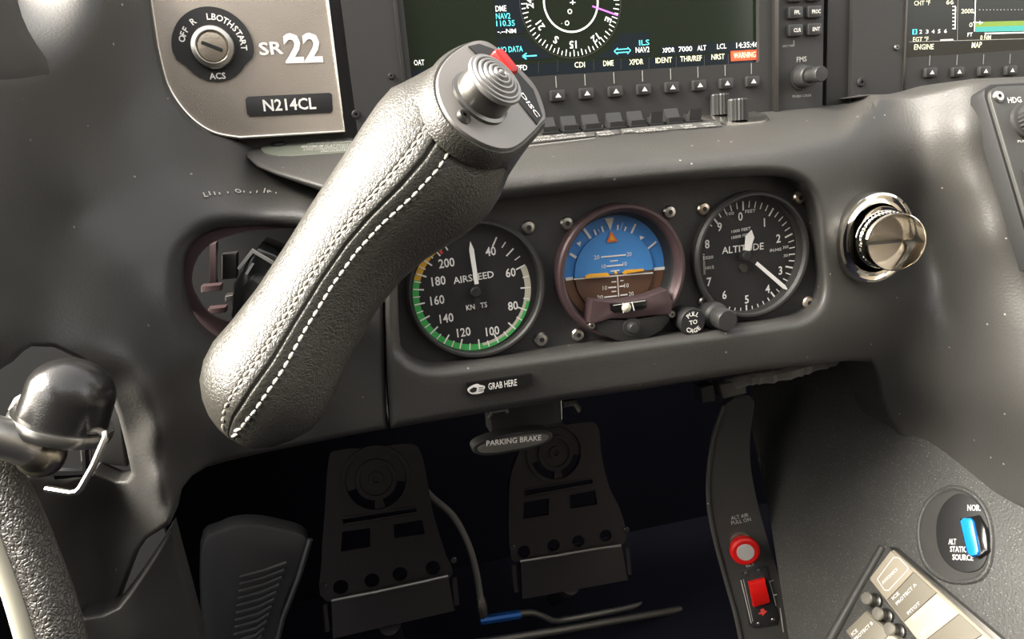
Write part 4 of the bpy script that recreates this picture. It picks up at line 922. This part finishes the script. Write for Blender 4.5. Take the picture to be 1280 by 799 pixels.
screw(FPT.moved(*FPT.px(578.5, 147)), .0028, yk, m=DARKMETAL)
fr = FPT2.moved(*FPT2.px(626, 83)); MB().prism(fr, rrect(-.0052, .0058, -.0030, .0026, .0012, 3), 0, .0042, .0012).build('red_button', REDB, yk, 'red push button')
# black column behind the grip with its bright edge chevron
cbot = P(330, 385, .470); ctop = Q(390, 375, .285)
FC = panel(.440)
cb = MB().prismpx(FC, [(291, 392), (294, 352), (313, 318), (325, 306), (345, 314), (372, 330), (372, 420), (300, 420)], -.05, .010, .003).build('column', GLOSSB, yk, 'glossy black control column')
MB().tube([P(345, 375, .44), P(365, 385, .36), Q(380, 400, .275)], [.020, .019, .018], 20).build('column_arm', GLOSSB, yk)
FC2 = FC.moved(0, 0, .0102)
MB().prismpx(FC2, [(296.5, 335), (315.5, 310.5), (342.5, 326.5), (341, 330.5), (316.5, 315.5), (299, 337.5)], 0, .0012, .0003).build('edge_chevron', SATIN, yk, 'bright chevron edge')
MB().prismpx(FC2, [(306.5, 342), (315, 328.5), (318, 329.5), (309.5, 343.5)], 0, .0010).build('edge_chevron', SATIN, yk)

# column opening behind the moulding: mauve ring plate, small bracket, dark cavity
op_ = thing('column_housing', 'mauve ring plate around the dark control column opening', 'housing', P(300, 360, .45))
FO = panel(.446)
ringo = [FO.px(*p) for p in [(218, 300), (240, 275), (420, 265), (430, 440), (270, 450), (226, 420)]]
hole_ = [tuple(p) for p in smoothloop([FO.px(*p) for p in [(239, 350), (245, 325), (262, 306), (290, 294), (330, 287), (380, 286), (410, 300), (415, 360), (395, 400), (330, 408), (285, 402), (262, 392), (246, 372)]], 4)]
MB().holed(FO, ringo, [hole_], -.003, 0).build('ring_plate', MAUVE, op_)
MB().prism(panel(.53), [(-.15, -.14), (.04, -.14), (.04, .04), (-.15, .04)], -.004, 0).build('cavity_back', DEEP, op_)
for x0_, x1_, y0_, y1_, Y_, m_ in ((251, 276, 358, 366, .47, MAUVE), (260, 282, 386, 393, .46, MAUVE), (281, 292, 370, 378, .455, STEEL), (277, 296, 318, 350, .50, BEZEL), (262, 270, 305, 360, .49, MAUVE)):
    fr = panel(Y_); MB().prismpx(fr, [(x0_, y1_), (x1_, y1_ - 2), (x1_, y0_ - 2), (x0_, y0_)], -.01, 0, .001).build('bracket', m_, op_)

# trim scale on the moulding above the opening
ts = thing('trim_scale', 'tiny embossed L O R trim scale on the moulding above the column opening', 'scale marking', P(297, 240, .452))
mw = MB(); 
def on_left(x, y, lift=.0012): 
    Y = float(leftf([(x, y)])[0]); return P(x, y, Y) + (CAM - P(x, y, Y)).normalized() * lift
def local_frame(x, y, lift=.0012):
    o_ = on_left(x, y, lift); return Frame(o_, on_left(x + 4, y - .3, lift) - o_, on_left(x, y - 4, lift) - o_)
for s_, x, y in (('L', 257, 243), ('O', 297.5, 238.5), ('R', 337, 239)):
    label_m(mw, local_frame(x, y), s_, 0, 0, .0034, 8, 0, .02)
for x, y, l, dx in [(263, 244, 5, 2), (269, 243.5, 4, 1.5), (275, 243, 2.5, 1), (285, 241.5, 2, .5), (305, 240.5, 2, 0), (313, 241.5, 2, 0), (321, 241, 3, -.5), (330, 241, 6, -1.5), (345, 242, 2, 0)]:
    fr = local_frame(x, y); mw.linepx(fr, (x, y), (x - dx, y - l), 1.3, 0)
mw.build('scale_mark', GREYP, ts, smooth=None)

# ================================================================== DOOR STRUT FITTING (dome, ball socket, wire clip)
st = thing('strut_fitting', 'glossy black dome fitting with ball socket and bent wire clip', 'fitting', P(70, 600, .30))
dax = (CR * .34 - CD * .93 + zv * .10).normalized()            # up the dome
do = Q(77, 531, .262); du = (CR * .94 + CD * .34 + zv * .0); du = (du - dax * du.dot(dax)).normalized()
FD = Frame(do, du, dax.cross(du)); 
if FD.n.dot(dax) < 0: FD = Frame(do, du, -dax.cross(du))
dome = [(.0150, .0015), (.0149, .004), (.0146, .0125)] + [(.0146 * math.cos(a), .0125 + .0125 * math.sin(a)) for a in np.linspace(.12, 1.52, 10)] + [(.0001, .0250)]
MB().lathe(FD, dome, 48).build('dome', mat('satin_black_dome', (.022, .021, .020), .22, spec=.7, bump=.12, bscale=1500), st)
MB().lathe(FD, [(.0110, -.0022), (.0168, -.0022), (.0172, -.0008), (.0172, .0010), (.0166, .0022), (.0150, .0022)], 48, cap0=True).build('flange', mat('flange_steel', (.30, .29, .27), .3, metal=.9), st)
MB().lathe(FD, [(.0044, -.008), (.0048, -.002)], 24).build('ball_stud', STEEL, st)
bc = Q(52, 568, .258)
ball = MB(); fbq = Frame(bc, du, dax.cross(du)); ball.lathe(fbq, [(max(.0001, .0082 * math.cos(a)), .0082 * math.sin(a)) for a in np.linspace(-1.57, 1.25, 16)], 32).build('ball_socket', mat('socket_steel', (.36, .33, .27), .3, metal=1), st, 'worn steel ball socket')
MB().tube([Q(48, 563, .258), Q(20, 553, .250), Q(-40, 535, .240)], [.0072, .0070, .0070], 20).build('strut_rod', ALU, st)
MB().tube([Q(30, 560, .252), Q(27, 566, .249), Q(22, 572, .249), Q(20, 575, .250)], .0011, 8).build('retaining_clip', STEEL, st)
MB().tube([Q(14, 513, .262), Q(22, 500, .262), Q(31, 494.5, .262), Q(40, 497, .263), Q(60, 512, .268)], .0012, 8).build('wire_clip', STEEL, st)
MB().tube([Q(110, 540, .256), Q(124, 538, .254), Q(130, 541.5, .252), Q(132, 547, .252), Q(117, 582, .250), Q(101, 610, .249), Q(96, 615, .249), Q(88, 616, .249), Q(58, 611, .250)], .0012, 8).build('wire_clip', STEEL, st)
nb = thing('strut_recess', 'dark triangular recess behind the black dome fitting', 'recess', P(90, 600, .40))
MB().prism(panel(.42), [panel(.42).px(*p) for p in [(-20, 410), (180, 420), (200, 640), (215, 700), (190, 790), (60, 790), (-20, 640)]], -.004, 0).build('recess_back', DEEP, nb)  # sheet extended down as dark backing for the gap by the kick panel
MB().tube([P(60, 555, .36), P(108, 553, .36), P(110, 590, .36), P(70, 592, .36)], .003, 8).build('recess_bracket', GLOSSB, nb)
fr = panel(.39); MB().prismpx(fr, [(95, 500), (150, 500), (158, 585), (100, 580)], -.01, 0, .002).build('recess_block', BEZEL, nb)

# ================================================================== DOOR SEAL, SILL TRIM, KICK PANEL (left edge)
ds = thing('door_seal', 'thick grained vinyl door seal running down beside the sill', 'door seal', P(60, 790, .26))
path = smoothloop([Q(-90, 440, .256), Q(-60, 500, .258), Q(-24, 560, .261), Q(5, 612, .263), Q(22, 645, .264), Q(42, 694, .265), Q(64, 752, .266), Q(80, 810, .267), Q(96, 880, .268)], 8, False)
MB().tube(path, [.0080] * len(path), 32).build('seal_tube', SEAL, ds)
dt = thing('sill_trim', 'narrow cream coloured sill trim strip outside the door seal', 'trim', P(10, 790, .26))
path = smoothloop([Q(-30, 600, .258), Q(-10, 660, .259), Q(6, 705, .260), Q(23, 755, .261), Q(44, 830, .262)], 8, False)
MB().tube(path, .0042, 20).build('trim_strip', CREAMT, dt)

kp = thing('kick_panel', 'dark kick panel with curved top seam below the moulding tip', 'trim panel', P(200, 790, .42))
kf = RBF([(212, 660, .362), (180, 700, .368), (150, 752, .375), (105, 775, .372), (235, 720, .385), (250, 800, .40), (180, 800, .380), (100, 820, .37), (225, 680, .375)], 20.0)
MBs = sheet([(214, 660), (222, 690), (236, 740), (252, 800), (262, 860), (60, 860), (70, 800), (104, 771), (128, 767), (147, 758), (160, 742), (177, 718), (197, 688)], [], lambda q: kf(q), grid=9, curl={0: (6, .006)}, walls={0: .012}, step=4)
MBs.build('panel_shell', PLASTIC2, kp, smooth=50)

# ================================================================== CENTRE CONSOLE SIDE (speckled), below the hump
nC = Vector((-.87, -.06, .48)).normalized()
oC = P(1200, 680, .380)
uC = Vector((0, -1, -.10)); uC = (uC - nC * uC.dot(nC)).normalized()
FCn = Frame(oC, uC, nC.cross(uC))
cs = thing('centre_console', 'speckled dark grey side of the centre console below the hump', 'console', P(1200, 790, .34))
con_px = [(1000, 430), (1110, 430), (1200, 560), (1290, 610), (1400, 640), (1480, 1000), (1000, 1000), (985, 800), (960, 640), (935, 520), (950, 440)]
mbs = MB(); loop = [FCn.px(*p) for p in con_px]
mbs.prism(FCn, loop, -.05, 0, .002).build('console_side', SPECKLE, cs)
# padded ridge leading to the breaker panel
MB().tube([FCn.at(1104, 684, -.001), FCn.at(1075, 735, -.001), FCn.at(1032, 812, 0), FCn.at(1000, 880, 0)], [.0035, .0038, .0045, .005], 14).build('console_ridge', PLASTIC2, cs)

# ------------------------------------------------------------------ alternate static source valve
sv = thing('static_source_valve', 'round black selector with blue lever marked ALT STATIC SOURCE', 'valve', FCn.at(1197, 672))
rim = [tuple(p) for p in smoothloop([(1190, 611), (1166, 622), (1151, 648), (1150, 680), (1160, 708), (1182, 724), (1208, 727), (1228, 720), (1238, 700), (1240, 668), (1232, 638), (1214, 618)], 4)]
face = [tuple(p) for p in smoothloop([(1197, 618), (1180, 632), (1172, 655), (1174, 685), (1186, 706), (1206, 716), (1226, 712), (1236, 694), (1238, 664), (1230, 638), (1214, 622)], 4)]
rp = [FCn.px(*p) for p in rim]; fp_ = [FCn.px(*p) for p in face]; c_ = sum(rp, Vector((0, 0))) / len(rp)
v = []; n = len(rp)
lay = [(1.10, -.001), (1.04, .0016), (1.0, .0020), (.96, .0012)]
for k, h in lay: v += [FCn.pt(*(c_ + (p - c_) * k), h) for p in rp]
nf = len(fp_); 
MB().add(v, [(j * n + i, j * n + (i + 1) % n, (j + 1) * n + (i + 1) % n, (j + 1) * n + i) for j in range(len(lay) - 1) for i in range(n)]).build('raised_rim', SPECKLE, sv)
MB().prism(FCn, [c_ + (p - c_) * .97 for p in rp], -.003, .0006).build('dish', PLASTIC2, sv)
MB().prism(FCn, fp_, 0, .0016, .0005).build('selector_face', BLACK, sv)
FV = FCn.moved(0, 0, .0016)
m_ = MB()
for s_, a, b, h in [('NOR.', (1209.5, 638.5), (1226, 638.8), 7.5), ('ALT', (1186, 680.5), (1195.5, 681), 7), ('STATIC', (1188, 690), (1209, 690.5), 7), ('SOURCE', (1191, 700), (1217, 701), 7)]: word(m_, FV, s_, a, b, h, .0003, .014)
m_.build('lettering', WHITE, sv, smooth=None)
MB().prismpx(FV, [(1203, 650), (1226, 645), (1236, 662), (1239, 690), (1226, 699), (1212, 694)], 0, .004, .0015).build('lever_body', GLOSSB, sv)
FV2 = FV.moved(0, 0, .004)
MB().prismpx(FV2, [(1202.5, 652), (1206, 648.5), (1215, 648.5), (1218, 652), (1225.5, 690), (1223, 694.5), (1216, 696), (1211.5, 692)], -.002, .0022, .0006).build('blue_lever', BLUEL, sv, 'bright blue lever')

# ------------------------------------------------------------------ circuit breaker label blocks and breakers
cb = thing('breaker_panel', 'row of taupe circuit breaker labels starting with ICE PROTECT A', 'breaker panel', FCn.at(1150, 745))
FK = FCn.moved(0, 0, .010)
def quad(a, b, k0, k1):                  # slice of the strip between fractions k0 and k1
    (al, ar), (bl, br) = a, b; L = lambda p, q_, t_: (p[0] + (q_[0] - p[0]) * t_, p[1] + (q_[1] - p[1]) * t_)
    return [L(al, bl, k0), L(al, bl, k1), L(ar, br, k1), L(ar, br, k0)]
sa, sb_ = ((1088, 723), (1114, 689)), ((1194, 859), (1256, 820))
cells = [(0.0, .20, TAUPE), (.205, .40, OLIVE), (.405, .60, TAUPE2), (.605, .80, OLIVE), (.805, 1.0, TAUPE2)]
MB().prismpx(FK, [(1086, 724), (1115, 687), (1261, 818), (1196, 864)], -.012, -.0006, .001).build('label_base', TAUPE, cb)
for k0, k1, m_ in cells: MB().prismpx(FK, quad(sa, sb_, k0, k1), -.001, .0006, .0003).build('label_cell', m_, cb)
FK1 = FK.moved(0, 0, .0007); m_ = MB()
for s_, a, b, h in [('AVIONICS', (1104, 731), (1123, 712.5), 5), ('ICE', (1117, 750.5), (1125, 743), 5.5), ('PROTECT A', (1122, 757), (1146.5, 731.5), 5.5), ('MFD #2', (1153, 794.5), (1170, 778.5), 6), ('PITOT', (1136, 769), (1151, 755), 5), ('HEAT', (1143, 776), (1157, 762), 5)]: word(m_, FK1, s_, a, b, h, .0004, .012)
m_.build('lettering', WHITE, cb, smooth=None)
m_ = MB(); pts = [(1097, 724.5), (1117, 697.5), (1124, 697.5), (1136, 710), (1134, 714), (1111, 738.5), (1106, 738)]
for i in range(len(pts)): m_.linepx(FK1, pts[i], pts[(i + 1) % len(pts)], 1.0, .0004)
m_.build('label_outline', WHITE, cb, smooth=None)
MB().prismpx(FCn, [(1118, 686), (1124, 686), (1290, 826), (1275, 840)], 0, .007, .002).build('label_rail', DARKMETAL, cb)
cb2 = thing('breaker_panel', 'second row of taupe circuit breaker labels marked ICE PROTECT B', 'breaker panel', FCn.at(1080, 795))
sa, sb_ = ((1058, 789), (1082, 765)), ((1150, 900), (1185, 855))
MB().prismpx(FK, [(1057, 790), (1082, 763), (1188, 855), (1150, 903)], -.012, -.0006, .001).build('label_base', OLIVE, cb2)
for k0, k1, m_ in [(0.0, .30, OLIVE), (.305, .66, TAUPE2), (.665, 1, OLIVE)]: MB().prismpx(FK, quad(sa, sb_, k0, k1), -.001, .0006, .0003).build('label_cell', m_, cb2)
m_ = MB(); word(m_, FK1, 'ICE', (1066, 795.5), (1073, 789.5), 5.5, .0004, .012); word(m_, FK1, 'PROTECT B', (1070, 801.5), (1092, 780), 5.5, .0004, .012); m_.build('lettering', WHITE, cb2, smooth=None)
for i, (x, y) in enumerate([(1096, 752), (1110, 771), (1125, 790), (1141, 810)]):
    fr = Frame(FCn.at(x, y), FCn.u, FCn.v)
    b_ = thing('circuit_breaker', ['silver push button circuit breaker at the AVIONICS label end of the row', 'silver push button circuit breaker between the two ICE PROTECT labels', 'silver push button circuit breaker beside the pale label cell', 'silver push button circuit breaker beside the MFD label'][i], 'circuit breaker', fr.o, 'circuit breakers')
    MB().lathe(fr, [(.0056, 0), (.0056, .003), (.0040, .004), (.0034, .005)], 20).build('threaded_collar', DARKMETAL, b_)
    MB().lathe(fr, [(.0033, .003), (.0033, .0095), (.0046, .0100), (.0048, .0112), (.0042, .0122), (.0001, .0124)], 24).build('push_button', mat('breaker_metal', (.38, .36, .31), .35, metal=.75), b_)

# ------------------------------------------------------------------ console pillar with ALT AIR knob and ELT switch
pl = thing('console_pillar', 'curved dark trim blade carrying the red ALT AIR knob', 'trim', P(960, 790, .56))
FPi = Frame(P(940, 640, .545), Vector((1, -.35, 0)), Vector((0, .10, 1)))
pil = [tuple(p) for p in smoothloop([(905, 508), (893, 545), (886, 590), (886, 630), (893, 670), (906, 720), (920, 770), (930, 820)], 4, False)] + [tuple(p) for p in smoothloop([(1000, 820), (990, 770), (972, 715), (958, 670), (946, 625), (938, 580), (938, 540), (943, 505), (935, 498), (918, 498)], 4, False)]
MB().holed(FPi, [FPi.px(*p) for p in pil], [], -.012, 0).build('blade', PLASTIC2, pl)
MB().tube([FPi.at(*p) for p in smoothloop([(905, 508), (893, 545), (886, 590), (886, 630), (893, 670), (906, 720), (920, 770), (930, 820)], 4, False)], .0022, 10).build('blade_edge', PLASTIC, pl)
m_ = MB(); word(m_, FPi, 'ALT AIR', (914, 650), (936, 645.5), 4.6, .0004, .01); word(m_, FPi, 'PULL ON', (914.5, 656), (939, 651), 4.6, .0004, .01); m_.build('lettering', GREYP, pl, smooth=None)
ka = thing('alt_air_knob', 'red ringed pull knob with silver centre marked ALT AIR', 'knob', FPi.at(929, 676))
fr = FPi.moved(*FPi.px(926, 678))
kb_ = MB().lathe(fr, [(.0072, 0), (.0072, .006), (.0060, .007), (.0058, .012), (.0118, .0125), (.0132, .0142), (.0136, .0168), (.0128, .0194), (.0108, .0206), (.0080, .0204)], 40).build('red_ring', REDB, ka, 'red plastic ring')
MB().lathe(fr, [(.0081, .0200), (.0076, .0210), (.0001, .0213)], 32).build('knob_centre', SATIN, ka, 'silver centre button')
MB().lathe(fr, [(.0100, 0), (.0100, .0018), (.0080, .0024), (.0072, .0024)], 32).build('lock_nut', BRASSY, ka)
el = thing('elt_switch', 'red rocker switch in small ELT plate below the ALT AIR knob', 'switch', FPi.at(948, 742))
fr = FPi
MB().prismpx(fr, [(924, 717), (953, 707), (959, 709), (973, 772), (971, 780), (943, 785), (936, 781)], 0, .0014, .0004).build('plate', BLACK, el)
F1 = fr.moved(0, 0, .0014)
rk = MB().prismpx(F1, [(934.5, 727), (955, 722), (961.5, 750), (940.5, 756.5)], 0, .0052, .0012).build('rocker', REDB, el, 'red rocker')
m_ = MB().flatpx(F1, [(950, 762), (954, 760), (957.5, 765), (953, 770)], .0004).flatpx(F1, [(948, 766), (958, 763), (958.5, 765), (948.5, 768)], .0005); m_.build('red_mark', REDP, el, smooth=None)
m_ = MB(); word(m_, F1, 'ELT', (933, 709), (943.5, 706.5), 4.6, .0004, .01); m_.linepx(F1, (926, 725), (939, 779), 1.6).linepx(F1, (929, 724), (941, 777), .9).linepx(F1, (962, 727), (970, 757), 1.1).linepx(F1, (961, 727), (967, 725), 1.1).linepx(F1, (967, 744), (971, 743), 2.2).linepx(F1, (975, 760), (979, 790), 1.4); m_.build('lettering', GREYP, el, smooth=None)
for x, y in ((932.5, 717), (948.5, 713.5), (948, 780), (966, 775)): screw(F1.moved(*F1.px(x, y)), .0016, el, m=STEEL, h=.001)

# ================================================================== PARKING BRAKE HANDLE and bits under the bolster
pb = thing('parking_brake_handle', 'oval black pull handle with grey inlay reading PARKING BRAKE', 'handle', P(641, 552, .43))
FPB = Frame(P(641, 552.5, .430), Vector((1, 0, .005)), (0, 0, 1))
ov = lambda k, ky: [tuple(FPB.px(641, 552.5) + Vector((math.copysign(abs(math.cos(a)) ** .75, math.cos(a)) * .0272 * k, math.copysign(abs(math.sin(a)) ** .85, math.sin(a)) * .0068 * ky))) for a in np.linspace(0, 2 * math.pi, 48, endpoint=False)]
MB().prism(FPB, ov(1, 1), -.008, .002, .0015).build('handle_body', BLACK, pb)
MB().prism(FPB, ov(.88, .66), .0015, .0026, .0003).build('inlay', mat('brake_inlay', (.105, .10, .088), .45), pb, 'grey oval inlay')
m_ = MB(); word(m_, FPB.moved(0, 0, .0026), 'PARKING BRAKE', (608, 557.5), (676.5, 550), 6.6, .0003, .014); m_.build('lettering', WHITE, pb, smooth=None)
MB().tube([P(641, 552, .438), P(637, 540, .50), P(632, 520, .62)], .004, 10).build('pull_rod', DARKMETAL, pb)
br = thing('brake_bracket', 'dark metal bracket hanging under the bolster beside the parking brake handle', 'bracket', P(670, 520, .46))
fr = panel(.455); MB().prismpx(fr, [(612, 512), (700, 496), (703, 528), (670, 536), (615, 545)], -.02, 0, .001).build('bracket_plate', BLACK, br)
MB().tube([P(700.5, 498, .448), P(701.5, 524, .448)], .0008, 8).build('bracket_edge', STEEL, br)
MB().tube([P(611, 522, .45), P(616, 515, .44), P(632, 512, .44), P(634, 515, .445)], .0012, 8).build('cable_tie', GREYTUBE, br)
MB().tube([P(703, 505, .46), P(716, 503, .46), P(722, 512, .465)], .003, 8).build('bracket_bolt', DARKMETAL, br)
wd_ = thing('cable_sleeve', 'crumpled grey cable sleeve tucked under the bolster edge', 'cable sleeve', P(960, 470, .45))
pts = smoothloop([P(905, 482, .47), P(935, 474, .455), P(960, 471, .45), P(990, 464, .445), P(1015, 457, .45), P(1040, 450, .47)], 6, False); r_ = [.0045 + .0016 * random.random() for _ in pts]
MB().tube(pts, r_, 9).build('sleeve', FOIL, wd_, smooth=None)
fr = panel(.46); MB().prismpx(fr, [(899, 481), (932, 474), (934, 492), (904, 499)], -.012, 0, .0015).build('clamp_block', mat('clamp_grey', (.07, .068, .06), .4), wd_)
MB().prismpx(fr, [(876, 485), (893, 481), (895, 502), (878, 504)], -.012, 0, .0015).build('connector', BLACK, wd_)

# ================================================================== RUDDER PEDALS
def pedal(name_lab, out, ring_c, rings, slots, holes, bar, Yb, lab):
    t = thing('rudder_pedal', lab, 'rudder pedal', P(bar[0][0], bar[0][1] + 20, Yb), 'rudder pedals')
    fr = Frame(P(bar[0][0], bar[0][1], Yb), (1, 0, 0), (0, .22, 1))
    ol = [tuple(p) for p in smoothloop([fr.px(*p) for p in out], 4)]
    c = fr.px(*ring_c); hs = []
    for s_ in slots: hs.append([tuple(fr.px(*p)) for p in s_])
    for h in holes: q = fr.px(*h); hs.append(circ(q.x, q.y, .0085, 16, .0080))
    # crescent cut-outs beside the ring boss
    R0, R1 = rings[-1] - .001, rings[-2] + .0035
    for a0, a1 in ((195, 260), (280, 345)):
        hs.append([(c.x + R0 * math.cos(math.radians(a)), c.y + R0 * math.sin(math.radians(a))) for a in np.linspace(a0, a1, 12)] + [(c.x + R1 * math.cos(math.radians(a)), c.y + R1 * math.sin(math.radians(a))) for a in np.linspace(a1, a0, 12)])
    MB().holed(fr, ol, hs, -.010, 0).build('pedal_plate', PEDAL, t)
    fc_ = fr.moved(c.x, c.y)
    for r in rings: MB().lathe(fc_, [(r - .0028, -.001), (r - .0022, .0028), (r + .0022, .0028), (r + .0028, -.001)], 48).build('ring_rib', PEDAL, t)
    for s_ in slots[:1]:
        pts = [fr.at(*p) for p in s_]; MB().tube(pts + pts[:1], .0016, 8).build('slot_rib', PEDAL, t)
    pts = [fr.at(*p, .006) for p in bar]
    MB().tube(pts, .0022, 10).build('foot_bar', ALU, t, 'bare metal edge of the foot bar')
    lowp = [bar[0], bar[-1], (bar[-1][0] + 8, bar[-1][1] + 42), (bar[0][0] + 2, bar[0][1] + 46)]
    MB().prismpx(fr, lowp, -.004, .004, .001).build('heel_flap', PEDAL, t)
    for x, y in ((bar[0][0] - 8, bar[0][1] + 4), (bar[-1][0] + 8, bar[-1][1] + 2)):
        MB().tube([fr.at(x, y, .004), fr.at(x + 3, y + 34, .004)], .0030, 10).build('hinge_pin', PEDAL, t)
        screw(fr.moved(*fr.px(x - 1, y - 22), .001), .0035, t, m=DARKMETAL)
    MB().tube([fr.at((bar[0][0] + bar[-1][0]) / 2, bar[0][1] + 30, -.01), Vector(((pts[0].x + pts[-1].x) / 2, Yb + .10, .02))], .012, 14).build('pedal_arm', PEDAL, t)
pedal('a', [(411, 574), (424, 563), (470, 559), (512, 555), (526, 566), (534, 600), (541, 640), (556, 690), (563, 722), (500, 735), (408, 752), (402, 700), (406, 640)], (470, 599), [.006, .0205, .036],
      [[(428, 648), (520, 634), (521, 641), (429, 656)], [(428, 665), (463, 660), (463, 684), (426, 690)], [(492, 656), (528, 650), (531, 668), (493, 673)]], [(426, 734), (465, 726), (500, 718), (541, 710)], [(414, 751), (470, 740), (530, 727), (560, 720)], .74, 'rudder pedal with two ring ribs beside the grey brake hose')
pedal('b', [(662, 545), (690, 535), (735, 528), (748, 536), (752, 570), (762, 610), (776, 640), (780, 680), (720, 690), (650, 702), (638, 690), (636, 640), (640, 590)], (694, 566), [.006, .0205, .036],
      [[(655, 612), (740, 598), (741, 605), (656, 621)], [(655, 628), (686, 623), (686, 644), (654, 649)], [(712, 619), (744, 613), (747, 631), (713, 636)]], [(655, 690), (692, 682), (723, 677), (757, 670)], [(650, 702), (700, 694), (740, 687), (776, 682)], .80, 'rudder pedal partly behind the parking brake handle')
hz = thing('brake_hose', 'thin grey brake hose curving down beside the rudder pedal', 'hose', P(605, 775, .80))
MB().tube(smoothloop([P(520, 600, .82), P(540, 622, .80), P(566, 645, .79), P(585, 680, .785), P(596, 720, .785), P(603, 765, .785)], 8, False), .0042, 12).build('hose', GREYTUBE, hz)
MB().tube([P(601, 748, .785), P(602, 757, .785), P(604, 770, .785)], [.0055, .0075, .006], 8).build('hose_nut', BRASSY, hz)
MB().tube([P(600, 776, .79), P(650, 768, .79)], .006, 10).build('blue_fitting', BLUEF, hz, 'blue anodised fitting')
lt = thing('brake_line', 'bent aluminium brake line running low across the footwell', 'pipe', P(750, 770, .82))
MB().tube(smoothloop([P(645, 768, .80), P(664, 766, .81), P(678, 770, .815), P(692, 776, .82), P(712, 774, .83), P(780, 761, .86), P(846, 745, .90)], 6, False), .0042, 12).build('pipe', ALU, lt)
lt = thing('floor_rod', 'straight metal control rod lying along the footwell floor', 'rod', P(720, 790, .76))
MB().tube([P(560, 810, .74), P(700, 788, .78), P(850, 762, .84)], .0050, 12).build('rod', mat('dull_rod', (.16, .155, .145), .4, metal=.7), lt)
# map pocket on the footwell side
mp = thing('side_pocket', 'dark ribbed side pocket in the footwell beside the kick panel', 'pocket', P(300, 790, .56))
fr = Frame(P(310, 720, .56), Vector((1, .15, .0)), (0, .05, 1))
MB().prismpx(fr, [tuple(p) for p in smoothloop([(250, 690), (275, 664), (310, 655), (350, 660), (386, 674), (380, 710), (360, 750), (338, 820), (290, 850), (258, 830)], 4)], -.02, 0, .004).build('pocket_panel', RUBBER, mp)
for i in range(11):
    y = 712 + i * 9; MB().tube([fr.at(300 - i * 1.0, y + 10, .001), fr.at(330 - i * 1.2, y + 2, .001), fr.at(358 - i * 3, y - 8, .001)], .0018, 6).build('rib', RUBBER, mp)
MB().tube([fr.at(*p, .001) for p in [(388, 674), (374, 720), (354, 772), (342, 820)]], .0022, 8).build('pocket_edge', RUBBER, mp)
